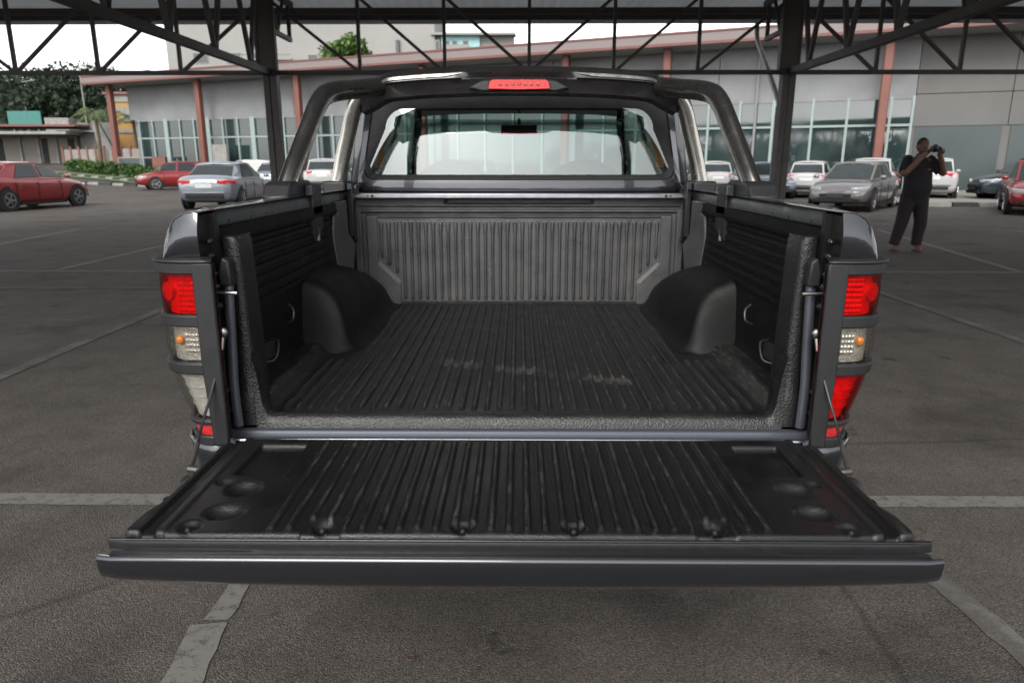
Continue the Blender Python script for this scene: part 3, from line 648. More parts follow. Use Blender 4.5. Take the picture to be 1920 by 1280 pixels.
m = MB(); m.prism([(a * 1.02, b * 1.03) for a, b in pl], 2.999, 3.006, lambda a, b, h: (a, h, 1.748 + b)); P(m, 'lens', 'redlens', bl, bevel=.003)
for i in range(7):
    m = MB(); m.box((-.075 + i * .025, 3.001, 1.747), (.012, .012, .012)); P(m, 'led', 'redflat', bl, bevel=.002)
# cab back
def outline(wb, wt, z0, z1, rb, rt, n=8):
    pts = []
    for (x, z, r, a0) in ((wb, z0, rb, -90), (wt, z1, rt, 0), (-wt, z1, rt, 90), (-wb, z0, rb, 180)):
        for k in range(n + 1):
            a = R(a0 + 90 * k / n); cx = x - math.copysign(r, x); cz = z + (r if z == z0 else -r)
            pts.append((cx + r * cos(a), cz + r * sin(a)))
    # a few points along the straight runs keep every loop evenly matched
    out = []
    for c in range(4):
        q = pts[c * (n + 1):(c + 1) * (n + 1)]; out += q; a = q[-1]; b = pts[((c + 1) * (n + 1)) % len(pts)]
        out += [(a[0] + (b[0] - a[0]) * k / 8, a[1] + (b[1] - a[1]) * k / 8) for k in range(1, 8)]
    return out
GY = lambda x, z: 3.350 + ((max(z, 1.376) - 1.56) * .19 + (max(z, 1.376) - 1.56) ** 2 / 14.0) + x * x / 9
lo = [(outline(.745, .705, 1.20, 1.79, .03, .10), .02), (outline(.744, .703, 1.312, 1.785, .03, .10), -.032), (outline(.742, .700, 1.320, 1.775, .03, .10), -.034), (outline(.716, .676, 1.364, 1.768, .05, .10), -.024), (outline(.708, .668, 1.370, 1.760, .045, .10), -.004), (outline(.704, .664, 1.374, 1.756, .043, .10), .012)]
m = MB(); n_ = len(lo[0][0]); m.grid(n_, len(lo), lambda i, j: (lo[j][0][i][0], GY(*lo[j][0][i]) + lo[j][1], lo[j][0][i][1]), True)
cb = P(m, 'cab_back', 'paint', smooth=True, angle=45)
m = MB(); go = [outline(.694, .632, 1.383, 1.694, .042, .075)] ; 
mb2 = [outline(.712, .672, 1.367, 1.764, .05, .10), go[0], outline(.684, .604, 1.393, 1.672, .036, .10)]
m.grid(n_, 3, lambda i, j: (mb2[j][i][0], GY(*mb2[j][i]) + (-.019, -.012, -.002)[j] + .006, mb2[j][i][1]), True); P(m, 'seal_and_hoop_shade', 'dark', smooth=True)  # black seal, widened at the top to stand in for the hoop's shadow
m = MB(); K = 12
zr = [1.3835, 1.386, 1.392, 1.402, 1.42] + [1.44 + .02 * i for i in range(9)] + [1.61, 1.625, 1.64, 1.653, 1.665, 1.675, 1.683, 1.689, 1.693]
def halfw(z):
    best = 0
    for a, b in zip(go[0], go[0][1:] + go[0][:1]):
        if min(a[1], b[1]) <= z <= max(a[1], b[1]) and abs(a[1] - b[1]) > 1e-9: best = max(best, abs(a[0] + (b[0] - a[0]) * (z - a[1]) / (b[1] - a[1])))
    return best
m.grid(33, len(zr), lambda i, j: ((-1 + i / 16) * halfw(zr[j]), GY((-1 + i / 16) * halfw(zr[j]), zr[j]), zr[j]))
P(m, 'rear_window', 'glass', smooth=True, angle=89, fix=False)
# shell of the cab, forward of the back panel
csec = [(.80, .62), (.84, .80), (.85, 1.05), (.84, 1.28), (.80, 1.33), (.745, 1.36)]
def cabside(sx):
    m = MB(); ys = [3.37, 3.6, 4.2, 4.9, 5.4]; 
    m.grid(len(ys), len(csec), lambda i, j: (sx * (csec[j][0] + (.05 if i > 0 else -.03)), ys[i], csec[j][1] - (.02 if j > 3 and i == 4 else 0))); P(m, 'cab_side', 'paint', smooth=True, angle=50, solid=.01)
    for a, b, w in (((.765, 3.43, 1.34), (.705, 3.44, 1.76), .05), ((.80, 4.25, 1.34), (.68, 4.25, 1.79), .06), ((.80, 5.5, 1.28), (.66, 4.85, 1.74), .05)):
        m = MB(); m.bar((sx * a[0], a[1], a[2]), (sx * b[0], b[1], b[2]), .05, w + .03); P(m, 'cab_pillar', 'paint', bevel=.008)
    m = MB(); m.add([(sx * .80, 3.44, 1.35), (sx * .80, 5.45, 1.30), (sx * .67, 4.82, 1.73), (sx * .67, 3.44, 1.76)], [(0, 1, 2, 3)]); P(m, 'side_window', 'wglass', solid=.005)
    m = MB(); m.prism([(-.045, 0), (.035, 0), (.025, .10), (.050, .20), (.020, .34), (-.03, .34), (-.045, .20), (-.022, .10)], 3.60, 3.62, lambda a, b, h: (sx * (.678 - .19 * b + a * .40), h - .10 + .1 * b, 1.42 + b * .74)); P(m, 'seat_belt', 'belt')
    m = MB(); m.sphere((sx * .36, 3.98, 1.30), (.22, .07, .16), 16, 10); sh_ = P(m, 'front_seat', 'dark', smooth=True)
    m = MB(); m.bar((sx * .97, 5.15, 1.30), (sx * .88, 5.15, 1.27), .03); m.sphere((sx * 1.0, 5.15, 1.34), (.07, .05, .09), 12, 8); P(m, 'door_mirror', 'paint', smooth=True)
for sx in (-1, 1): cabside(sx)
m = MB(); rx = [-.66, -.62, -.5, -.25, 0, .25, .5, .62, .66]; ry = [3.385, 3.45, 3.7, 4.2, 4.7, 4.85]
m.grid(len(rx), len(ry), lambda i, j: (rx[i], ry[j], 1.775 + .022 * (1 - (rx[i] / .66) ** 4) + (0, .012, .02, .02, 0, -.03)[j])); P(m, 'cab_roof', 'paint', smooth=True, solid=.03, angle=60)
m = MB(); m.grid(9, 5, lambda i, j: ((-.78 + .195 * i) * (1 - .16 * j / 4), 5.55 - .18 * j - .08 * abs(i - 4) ** 2 / 16, 1.24 + .118 * j)); P(m, 'windscreen', 'wglass', smooth=True, solid=.005)
m = MB(); m.box((0, 5.35, 1.10), (1.56, .5, .26)); P(m, 'dashboard', 'dark', bevel=.05)
m = MB(); m.box((0, 4.92, 1.655), (.24, .03, .06)); m.bar((0, 4.95, 1.65), (0, 5.02, 1.73), .02); P(m, 'cabin_mirror', 'dark', bevel=.008)
m = MB(); m.box((0, 4.4, .55), (1.5, 2.1, .1)); P(m, 'cab_floor', 'dark')
m = MB(); m.grid(9, 7, lambda i, j: ((-.86 + .215 * i) * (1 - .10 * (j / 6) ** 3), 5.5 + .2 * j, 1.17 - .02 * (i - 4) ** 2 / 4 - .006 * j * j)); P(m, 'bonnet', 'paint', smooth=True, solid=.02)
for sx in (-1, 1):
    m = MB(); m.grid(6, 4, lambda i, j: (sx * (.93 - .03 * (j == 0) - .06 * (i / 5) ** 3), 5.45 + .25 * i, (.5, .8, 1.02, 1.12)[j] - .01 * i)); P(m, 'front_wing', 'paint', smooth=True, solid=.01)
m = MB(); m.box((0, 6.75, .75), (1.7, .12, .55)); P(m, 'front_bumper', 'paint', bevel=.04)
m = MB(); m.box((0, 2.55, .66), (1.3, 1.9, .12)); P(m, 'bed_underside', 'dark')
m = MB(); m.box((-.4, 4, .5), (.08, 4.6, .14)); m.box((.4, 4, .5), (.08, 4.6, .14)); P(m, 'chassis', 'dark')
# rear bumper
m = MB(); bp = [(-.80, 1.62), (-.79, 1.53), (-.745, 1.475), (-.66, 1.46), (.66, 1.46), (.745, 1.475), (.79, 1.53), (.80, 1.62), (.80, 1.7), (-.80, 1.7)]
m.prism(bp, .56, .715); P(m, 'rear_bumper', 'guard', bevel=.02, seg=3)
for sx in (-1, 1):
    m = MB(); m.sphere((sx * .748, 1.478, .727), (.026, .032, .028), 16, 10); P(m, 'buffer_stop', 'guard', smooth=True)
    # stay cable
    m = MB(); m.tube(spline([(sx * .700, 1.628, 1.045), (sx * .706, 1.618, 1.0), (sx * .722, 1.585, .92), (sx * .730, 1.545, .865), (sx * .729, 1.50, .822)], 6), .0034, 8); cbl = P(m, 'stay_cable', 'blackpaint', smooth=True)
    m = MB(); m.tube([(sx * .729, 1.50, .822), (sx * .722, 1.445, .792)], .0058, 10); P(m, 'cable_ferrule', 'darksteel', cbl, smooth=True)
    m = MB(); m.tube([(sx * .728, 1.441, .788), (sx * .700, 1.441, .784)], .009, 10); P(m, 'cable_pin', 'darksteel', cbl, bevel=.002)
    m = MB(); m.sphere((sx * .699, 1.626, 1.052), (.012, .008, .013), 12, 8); m.tube([(sx * .700, 1.628, 1.045), (sx * .704, 1.622, 1.012)], .0055, 8); P(m, 'cable_eye', 'steel', cbl, smooth=True)

# tailgate: painted shell, liner, trims
def outw(v): return v
tg = MB(); tp = [(1.60, .776), (1.58, .748), (1.4, .735), (1.25, .726), (1.15, .720), (1.108, .722), (1.088, .727), (1.077, .738), (1.0715, .756), (1.0695, .776), (1.0688, .786), (1.0705, .7905), (1.074, .7925), (1.079, .7915), (1.082, .783), (1.100, .781), (1.112, .782), (1.13, .768), (1.60, .768)]
nxt = 60
def tgp(i, j):
    u = -1 + 2 * i / (nxt - 1); y, z = tp[j]; e = abs(u)
    zz = z + .014 * e ** 3.0 * max(0, min(1, (.784 - z) / .05)); r = ss(.985, 1.0, e)
    x = u * (.7175 - (.0 if z < .79 else .0)); 
    if .765 < z and y < 1.08: x *= 1.0
    yy = y + .004 * r * (y < 1.09)
    if j > 13: x *= .992
    return (x, yy, zz)
tg.grid(nxt, len(tp), tgp); tgo = P(tg, 'tailgate', 'paint', smooth=True, angle=40, label='dark grey tailgate folded down flat')
m = MB()
for e in (-1, 1):
    k = len(tp); m = MB(); m.add([tgp(0 if e < 0 else nxt - 1, j) for j in range(k)], [tuple(range(k))]); P(m, 'tailgate_end', 'paint', tgo)
def P2(mb, name, mat, **k): return P(mb, name, mat, tgo, **k)
m = MB(); m.prism([(-.708, 1.0855), (.708, 1.0855), (.700, 1.112), (-.700, 1.112)], .776, .7815); P2(m, 'edge_groove', 'blackpaint')
m = MB(); sp = [(1.112, .782), (1.1125, .794), (1.114, .7985), (1.118, .800), (1.122, .7985), (1.1245, .792), (1.132, .790), (1.140, .790), (1.146, .784)]
m.grid(40, len(sp), lambda i, j: ((-.721 + 1.442 * i / 39), sp[j][0] + .006 * ss(.69, .72, abs(-.721 + 1.442 * i / 39)), sp[j][1])); P2(m, 'edge_trim', 'satin', smooth=True, angle=50)
m = MB(); m.tube([(-.718, 1.118, .7995), (-.3, 1.1175, .7998), (.3, 1.1175, .7998), (.718, 1.118, .7995)], .0012, 6); P2(m, 'trim_bead', 'satin', smooth=True)
PT = .0332
DIM = [(s * x, y, rx_, ry_, d) for s in (-1, 1) for x, y, rx_, ry_, d in ((.561, 1.327, .040, .036, .016), (.560, 1.228, .042, .034, .016), (.610, 1.358, .022, .018, .010))]
MNT = [s * x for s in (-1, 1) for x in (.101, .356, .602)]
def tz(x, y):
    ax = abs(x); h = 0
    k = round(x / PT - .5); w = .0072
    if -14 <= k < 14:
        d = abs(x - (k + .5) * PT) / w
        if d < 1:
            a = .0078 * (1 - d ** 3.4) * ss(1.152, 1.165, y) * ss(1.588, 1.57, y)
            for mx_ in MNT:
                if abs(x - mx_) < .040: a *= ss(1.185, 1.205, y) if .2 < abs(mx_) < .5 else ss(1.175, 1.19, y)
            h += a
    for cx, cy, a, b, dd in DIM:
        q = ((x - cx) / a) ** 2 + ((y - cy) / b) ** 2
        if q < 1: h -= dd * (1 - q ** 1.3) * 1.25
    q = max(abs(ax - .553) / .057, abs(y - 1.477) / .088)
    h -= .015 * ss(1.0, .86, q)
    for mx_ in MNT:
        r = math.hypot((x - mx_) / 1.0, (y - 1.172) * 1.0)
        h -= .010 * ss(.026, .012, r)
        if .2 < abs(mx_) < .5: h -= .003 * ss(.038, .034, abs(x - mx_)) * ss(1.20, 1.196, y)
    h += .004 * ss(.632, .640, ax) - .010 * ss(.650, .656, ax) * ss(.682, .676, ax) + .002 * ss(.682, .69, ax)
    h -= .012 * ss(1.150, 1.141, y) + .012 * ss(1.592, 1.606, y)
    h += .0010 * sin(9 * x) * sin(14 * y)
    return .797 + h
nx = 700; ys3 = [1.138 + .0042 * i for i in range(20)] + [1.222 + .0065 * i for i in range(52)] + [1.56 + .004 * i for i in range(13)]
def tl(i, j):
    u = -1 + 2 * i / (nx - 1); y = ys3[j]
    wdt = .700 + .014 * ss(1.26, 1.20, y) - .004 * ss(1.155, 1.14, y) - .020 * ss(1.53, 1.60, y)
    x = u * wdt; return (x, y, tz(x, y) - .020 * ss(.985, 1.0, abs(u)))
m = MB(); m.grid(nx, len(ys3), tl); P2(m, 'tailgate_liner', 'liner_tg', smooth=True, angle=75, fix=False, label='ribbed black tailgate liner with dimples and pockets')
for mx_ in MNT:
    m = MB(); m.tube([(mx_, 1.165, .786), (mx_, 1.165, .793)], .0060, 6); m.sphere((mx_, 1.165, .793), (.0045, .0045, .0035), 8, 6); P2(m, 'liner_bolt', 'guard', bevel=.001)
for sx in (-1, 1):
    m = MB(); m.tube(spline([(sx * .686, 1.285, .796), (sx * .694, 1.282, .799), (sx * .697, 1.27, .798), (sx * .692, 1.262, .795)], 3), .002, 6); P2(m, 'liner_clip', 'blackpaint', smooth=True)

# ------------------------------------------------------------------ showroom
FA = Vector((17.9, 33.0, 0)); FD = Vector((-.92545, .37887, 0)); FN = Vector((-.37887, -.92545, 0))
def fc(s, o, z): q = FA + FD * s + FN * o; return (q.x, q.y, z)
SH = empty('showroom', (0, 42, 0), label='long white showroom with glass front, orange posts and a sloping roof edged in red', cat='building')
def fbox(s0, s1, o0, o1, z0, z1, name, mat, parent=None, z0b=None, z1b=None, **k):
    z0b = z0 if z0b is None else z0b; z1b = z1 if z1b is None else z1b; m = MB()
    vs = [fc(s, o, z) for s, za, zb in ((s0, z0, z1), (s1, z0b, z1b)) for o in (o0, o1) for z in (za, zb)]
    m.add(vs, [(0, 1, 3, 2), (4, 6, 7, 5), (0, 4, 5, 1), (2, 3, 7, 6), (0, 2, 6, 4), (1, 5, 7, 3)])
    m.v = [(x, y - 42, z) for x, y, z in m.v]; return m.build(name, M[mat], parent or SH, **k)
for i, (a, b) in enumerate(((.43, 8.9), (8.93, 17.4), (17.43, 25.9), (25.93, 34.4), (34.43, 42), (42.03, 48.6))): fbox(a, b, -.4, 0, 4.33, 6.75, 'wall_panel', 'white')
for i in range(6):
    a = .4 - 3.6 * i; fbox(a - 3.57, a, -.4, 0, 4.40, 7.1, 'wall_panel', 'wallgrey'); fbox(a - 3.57, a, -.4, 0, 3.03, 4.37, 'wall_panel', 'wallgrey')
    if i < 2: fbox(a - 3.4 + i * 1.0, a - .12, -.4, .01, .3, 3.0, 'lower_panel', 'wallgreen')
    else: fbox(a - 3.57, a, -.4, 0, .3, 3.0, 'lower_panel', 'wallgrey')
fbox(-21, .40, -.42, -.05, .28, 3.03, 'backing_wall', 'wallgrey'); fbox(-22, 48.6, -.4, .02, 0, .28, 'plinth', 'concrete')
fbox(-22, 50.2, -9, 2.1, 6.86, 7.4, 'roof', 'fascia', z0b=6.60, z1b=7.05); fbox(-22, 50.25, 2.102, 2.16, 6.80, 6.92, 'roof_edge', 'red_trim', z0b=6.52, z1b=6.64)
fbox(-22, 50.2, -.3, 2.09, 6.80, 6.855, 'soffit', 'soffit', z0b=6.54, z1b=6.595)
fbox(-22, 50.2, 2.105, 2.15, 7.34, 7.42, 'roof_edge', 'red_trim', z0b=6.99, z1b=7.07)
fbox(-21, 48.5, -9, -8.6, 0, 6.8, 'back_wall', 'wallgrey'); fbox(48.3, 48.6, -9, -.4, 0, 6.6, 'end_wall', 'white'); fbox(-21.3, -21, -9, -.4, 0, 6.9, 'end_wall', 'white')
for s in (48.8, 40.9, 33.1, 24.6, 16.3, 11.2, 1.75, -8):
    fbox(s - .19, s + .19, 1.0, 1.38, 0, 6.8 if s < 20 else 6.6, 'roof_post', 'orange', bevel=.06)
div = [.47, 1.35, 3.1, 4.58, 6.2, 7.82, 9.3, 11.2, 12.9, 14.6, 16.3, 18, 19.7, 21.4, 23.1, 24.8, 26.5, 28.2, 29.9, 31.6]
div += [32.8 + 1.25 * i for i in range(13)]
for i, (a, b) in enumerate(zip(div, div[1:])):
    fbox(a + .03, b - .03, -.10, -.06, 3.16, 4.32, 'window_pane', 'sglass'); fbox(a + .03, b - .03, -.10, -.06, .3, 3.04, 'window_pane', 'sglass')
for i, a in enumerate(div):
    w = .17 if (a in (6.2, 16.3, 24.8) or (a > 32 and (i % 3 == 0))) else .055
    if w > .1: fbox(a - w, a + w, -.12, .05, .28, 4.33, 'glazing_pier', 'mint')
    else: fbox(a - w, a + w, -.12, .03, .28, 4.33, 'mullion', 'mint')
fbox(.43, 48.1, -.12, .02, 3.04, 3.14, 'transom', 'mint')
fbox(.43, 48.1, -.40, .025, 4.20, 4.325, 'transom', 'white')
for s in (7.1, 33.9): fbox(s - .06, s + .06, .08, .2, .3, 6.7, 'downpipe', 'white', bevel=.03)
fbox(39.2, 40.4, .9, 1.0, 1.4, 2.6, 'notice_board', 'kw')

# ------------------------------------------------------------------ apartments, yellow block, guard house, fence
AP = empty('apartment_building', (-20, 90, 0), label='pale apartment block rising behind the showroom roof', cat='building')
def A(c, d, name, mat, parent=None, root=None, **k):
    r = root or AP; m = MB(); m.box((c[0] - r.location.x, c[1] - r.location.y, c[2] - r.location.z), d); return m.build(name, M[mat], parent or r, **k)
A((-26, 95, 10), (32, 10, 20), 'wall', 'apt')
A((-5.3, 95.4, 8), (9.4, 9, 16.2), 'wall', 'apt'); A((-5.4, 90.6, 16.2), (10, 2, .25), 'roof_slab', 'apt')
A((-7.0, 90.7, 15.3), (4.6, .5, 1.7), 'balcony_back', 'aptblue'); A((-7.6, 90.3, 14.7), (3.2, .1, .8), 'balcony_rail', 'apt')
for x, z, w, h in ((-14.45, 14.8, .35, 1.5), (-9.7, 14.9, .35, 1.1), (-24.6, 13.5, 1.0, .8), (-10.6, 12.4, 1.2, .6), (-18, 12.8, 1.2, .5), (-31, 13.6, 1.6, 1.0), (-34, 13.6, 1.6, 1.0), (-38, 13.6, 1.6, 1.0), (-14.1, 14.7, .12, 1.5)):
    fr = A((x, 89.98, z), (w + .2, .1, h + .2), 'window', 'apt'); A((x, 89.92, z), (w, .06, h), 'pane', 'darkwin', fr)
for x, w in ((-8.6, .5), (-7.7, .5), (-6.4, .5), (-2.9, .4), (-1.9, .4), (-3.9, .4)):
    z = 14.9 if x < -5 else 14.2; y = 90.4 if x < -5 else 90.85
    fr = A((x, y, z), (w + .12, .1, 1.3), 'window', 'apt'); A((x, y - .06, z), (w, .06, 1.15), 'pane', 'darkwin', fr)
for x in (-28.2, -31.9):
    A((x, 89.4, 13.3), (2.6, 1.2, .15), 'balcony_slab', 'apt')
    A((x, 88.85, 13.8), (2.6, .06, .06), 'rail', 'darkwin')
    for k in range(9): A((x - 1.25 + .31 * k, 88.85, 13.55), (.06, .05, .5), 'baluster', 'soffit')
m = MB(); m.tube([(-.15, 70, 0), (-.15, 70, 13.9)], [.09, .03], 8); m.bar((-.7, 70, 12.0), (.4, 70, 12.0), .05)
tag(m.build('antenna_mast', M['darkwin'], smooth=True), 'thin dark antenna mast above the showroom roof', 'mast')
YB = empty('ochre_building', (-31.2, 59, 0), label='ochre block with white bands beside the left end of the showroom', cat='building')
A((-31.2, 60, 3.6), (2.4, 3, 5.9), 'wall', 'yellow', root=YB); 
for z in (6.35, 5.55, 3.9, 2.0): A((-31.2, 58.46, z), (2.5, .12, .28 if z < 6 else .5), 'band', 'kw', root=YB)
A((-31.0, 58.4, 5.0), (.8, .1, .8), 'white_sign', 'kw', root=YB); A((-31.0, 58.3, 6.75), (3.2, .3, .18), 'canopy_edge', 'orange', root=YB)
A((-34.0, 60, 3.0), (2.6, 2, 3.2), 'side_wall', 'wallgrey', root=YB); A((-33.2, 58.97, 3.0), (.5, .06, .6), 'window', 'darkwin', root=YB)
m = MB(); m.prism([(-32.4, 1.4), (-31.0, 1.4), (-32.4, 4.6), (-32.9, 4.6)], -.15, .15, lambda a, b, h: (a + 31.2, -2.2 + h, b)); m.build('slanted_fin', M['kw'], YB)
GH = empty('guard_house', (-39, 60, 1.3), label='low beige guard house with a flat projecting roof at the gate', cat='building')
for x0, x1, y, zb, zt, mt in ((-45, -36.2, 60, 1.2, 3.65, 'beige'),): A(((x0 + x1) / 2, y + 1.5, (zb + zt) / 2), (x1 - x0, 3, zt - zb), 'wall', mt, root=GH)
A((-40.4, 59.5, 4.27), (12, 5, .16), 'upper_roof', 'red_trim', root=GH); A((-40.5, 59, 3.72), (11, 4.6, .22), 'flat_roof', 'kw', root=GH); A((-35.2, 60.2, 3.9), (3.2, 3.5, .12), 'roof_wing', 'beige', root=GH)
for x, w in ((-42.6, .5), (-38.9, .45), (-36.7, .5)): A((x, 59.98, 2.4), (w, .06, 2.0), 'doorway', 'dark', root=GH)
for x in (-40.9, -39.4, -37.9): A((x, 59.93, 2.4), (.22, .12, 2.3), 'pier', 'kw', root=GH)
m = MB(); m.box((-53.6, 80, 6.1), (3.6, .15, 1.6)); m.bar((-55, 80.1, 1), (-55, 80.1, 6), .15); m.bar((-52.3, 80.1, 1), (-52.3, 80.1, 6), .15)
tag(m.build('roadside_board', M['teal']), 'teal billboard behind the guard house roof', 'billboard')
m = MB(); m.box((-50.2, 81, 5.4), (2.6, 2, 1.6)); m.box((-50.2, 81, 3.2), (3, 2.2, 3)); tag(m.build('white_hut', M['kw']), 'small white hut beside the teal billboard', 'hut')
for x, y in ((-44, 75), (-40.5, 80), (-60, 90)):
    m = MB(); m.tube([(x, y, 0), (x, y, 11 - abs(x + 44) * .1)], [.1, .06], 8); m.bar((x, y, 10.9), (x + 1.2, y, 11.1), .08)
    tag(m.build('lamp_post', M['pipe'], smooth=True), {-44: 'tall thin grey lamp post in front of the wooded hill', -40.5: 'lamp post nearer the palm tree in front of the hill', -60: 'lamp post furthest left against the dark hill'}[x], 'lamp post', 'lamp posts by the road')
FE = empty('gate_fence', (-32, 56, 1.3), label='low fence of white panels between red posts behind the hedge', cat='fence')
k = 9
for i in range(k):
    a = Vector((-36.2 + 8.2 * i / k, 58 - 4 * i / k, 0)); b = Vector((-36.2 + 8.2 * (i + 1) / k, 58 - 4 * (i + 1) / k, 0))
    m = MB(); m.bar((a.x + 32, a.y - 56, .7), (b.x + 32, b.y - 56, .7), .06, .95); m.build('panel', M['kw'] if i % 2 else M['beige'], FE)
    m = MB(); m.box((a.x + 32, a.y - 56 - .05, .75), (.14, .14, 1.3)); m.build('post', M['orange'], FE)
GA = empty('sliding_gate', (-25.6, 49.3, .6), label='white framed gate leaf with an orange end post beside the hedge', cat='gate')
m = MB(); m.bar((-1.5, 0, 1.2), (.8, 0, 1.2), .08); m.bar((-1.5, 0, .0), (.8, 0, .0), .08); m.bar((-1.5, 0, 0), (-1.5, 0, 1.2), .08); m.bar((0, 0, 0), (0, 0, 1.2), .08); m.build('frame', M['kw'], GA)
m = MB(); m.box((-.75, .02, .6), (1.45, .03, 1.1)); m.build('mesh_panel', M['wallgreen'], GA); m = MB(); m.box((1.3, 0, .3), (.9, .3, 1.9)); m.build('end_post', M['orange'], GA)

# ------------------------------------------------------------------ vegetation
def leaves(m, c, r, n, size, squash=1.0, shell=.55):
    for _ in range(n):
        d = Vector((random.gauss(0, 1), random.gauss(0, 1), random.gauss(0, 1))).normalized() * (shell + (1 - shell) * random.random())
        p = Vector((c[0] + d.x * r[0], c[1] + d.y * r[1], c[2] + d.z * r[2]))
        a = Vector((random.gauss(0, 1), random.gauss(0, 1), random.gauss(0, 1))).normalized(); b = a.cross(Vector((random.random(), random.random(), 1))).normalized()
        s = size * random.uniform(.6, 1.4)
        m.add([p - a * s, p + b * s * .6, p + a * s, p - b * s * .6], [(0, 1, 2, 3)])
def tree(x, y, z0, h, rad, label, mat='leaf', n=26, per=130, size=.22, cat='tree', group=None):
    t = empty('tree', (x, y, z0), label=label, cat=cat, group=group)
    m = MB(); m.tube([(0, 0, 0), (.1, 0, h * .3), (-.05, .1, h * .6), (0, 0, h * .8)], [rad * .09, rad * .07, rad * .05, rad * .02], 8)
    cl = []
    for i in range(n):
        a = random.uniform(0, 2 * pi); q = random.random() ** .5 * rad * .78; zz = h * .42 + random.random() ** .8 * h * .5
        q *= (1 - .5 * ss(h * .6, h, zz)); c = (q * cos(a), q * sin(a), zz); cl.append(c)
        if i < 8: m.tube([(0, 0, h * .35), (c[0] * .5, c[1] * .5, (h * .4 + zz) / 2), c], [rad * .04, rad * .025, .02], 6)
    m.build('trunk', M['bark'], t, smooth=True)
    f = MB()
    for c in cl:
        r = rad * random.uniform(.2, .42); leaves(f, c, (r, r, r * .75), per, size)
    f.build('crown', M[mat], t, fix=False); return t
tree(-16.1, 70, 0, 13.4, 3.0, 'bright green leafy tree showing above the showroom roof', n=34, per=170, size=.20)
for x, y, z0, h, r, lb in ((-52, 84, 3, 7, 4.5, 'dark bushy tree left of the teal billboard'), (-46.5, 92, 2, 10, 4.5, 'dark round tree behind the white hut'), (-41, 88, 2, 9.5, 4, 'dark tree behind the guard house roof end')):
    tree(x, y, z0, h, r, lb, 'leafd', 22, 110, .35, group='dark trees below the hill')
# palms
def palm(x, y, z0, h, label):
    t = empty('palm_tree', (x, y, z0), label=label, cat='palm tree', group='palms by the gate')
    m = MB(); m.tube([(0, 0, 0), (.1, 0, h * .5), (.05, 0, h)], [.2, .13, .1], 8); m.build('trunk', M['bark'], t, smooth=True)
    for k in range(15):
        a = 2 * pi * k / 15 + random.uniform(-.2, .2); L = random.uniform(1.4, 2.0); el = random.uniform(.1, .95)
        f = MB(); pts = []
        for i in range(9):
            q = i / 8; pts.append(Vector((L * q * cos(a), L * q * sin(a), h + L * (sin(el) * q - .75 * q * q))))
        for i in range(8):
            d = (pts[i + 1] - pts[i]).normalized(); sd = d.cross(Vector((0, 0, 1))).normalized()
            for sg in (-1, 1):
                for e in (0, .5):
                    p = pts[i] + (pts[i + 1] - pts[i]) * e; w = .42 * sin(pi * min(1, (i + 1 + e) / 9.5))
                    f.add([p, p + d * .10, p + sd * sg * w + d * .22 - Vector((0, 0, w * .5))], [(0, 1, 2)])
        f.build('frond', M['palm'], t, fix=False)
palm(-31.6, 55, 1.2, 3.9, 'leaning palm tree in front of the white wall by the gate'); palm(-29.6, 56.5, 1.2, 3.6, 'smaller palm against the ochre building')
# hedge behind the kerb: clipped bushes one can tell apart
for i in range(6):
    q = i / 5; x = -31.6 + 7.2 * q; y = 52 - 4.2 * q; z = hgt(x, y)
    t = empty('hedge_bush', (x, y, z), label=['low clipped green bush at the far left end of the hedge by the guard house', 'second bush of the hedge, left of the palm trunk', 'hedge bush in front of the leaning palm', 'taller hedge bush right of the leaning palm', 'hedge bush in front of the ochre building', 'last hedge bush, beside the white gate leaf'][i], cat='bush', group='hedge bushes by the gate')
    m = MB(); m.tube([(0, 0, -.3), (0, 0, .5)], .08, 6); m.build('stem', M['bark'], t)
    f = MB(); leaves(f, (0, 0, .45), (.95, .6, (.5, .42, .5, .62, .5, .45)[i]), 900, .09, shell=.3); leaves(f, (.3, .1, .55), (.55, .5, .35), 300, .09, shell=.3); f.build('foliage', M['hedge'], t, fix=False)
m = MB(); m.grid(12, 4, lambda i, j: ((-33.5 + 9.5 * i / 11) + j * .2, (52.4 - 5.0 * i / 11) - j * .8, hgt((-33.5 + 9.5 * i / 11) + j * .2, (52.4 - 5.0 * i / 11) - j * .8) + .06))
tag(m.build('grass', M['grassm'], smooth=True), 'grass verge in front of the hedge', kind='stuff')
m = MB(); m.grid(2, 10, lambda i, j: tuple(Vector(fc(-6 + 3 * j, 1.6 + 1.6 * i, .02)))); tag(m.build('grass', M['grassm']), kind='stuff')
# wooded hill far left
def hz(x, y): return 17 * math.exp(-((x + 118) / 42) ** 2 - ((y - 165) / 45) ** 2) + 7 * math.exp(-((x + 78) / 26) ** 2 - ((y - 150) / 30) ** 2) + 2.5 * sin(x * .09) * sin(y * .07)
m = MB(); m.grid(30, 16, lambda i, j: (-260 + 7.5 * i, 90 + 9 * j, max(-1, hz(-260 + 7.5 * i, 90 + 9 * j) - 1))); tag(m.build('hill', M['leafd'], smooth=True), kind='structure')
f = MB()
for _ in range(560):
    x = random.uniform(-175, -62); y = random.uniform(104, 170); z = hz(x, y)
    if z < 1.5: continue
    r = random.uniform(2.0, 4.2); leaves(f, (x, y, z + r * .3), (r, r, r * .8), 90, .5, shell=.5)
tag(f.build('forest', M['leafd'], fix=False), 'dark wooded hillside', kind='stuff')
f = MB()
for i in range(200):                                           # unseen trees behind the camera, added for the reflections
    x = random.uniform(-120, 120); r = random.uniform(2.5, 4.5); leaves(f, (x, -95 + random.uniform(-6, 6), r * .8), (r, r, r), 50, .9)
tag(f.build('reflection_trees', M['leafd'], fix=False), kind='stuff')

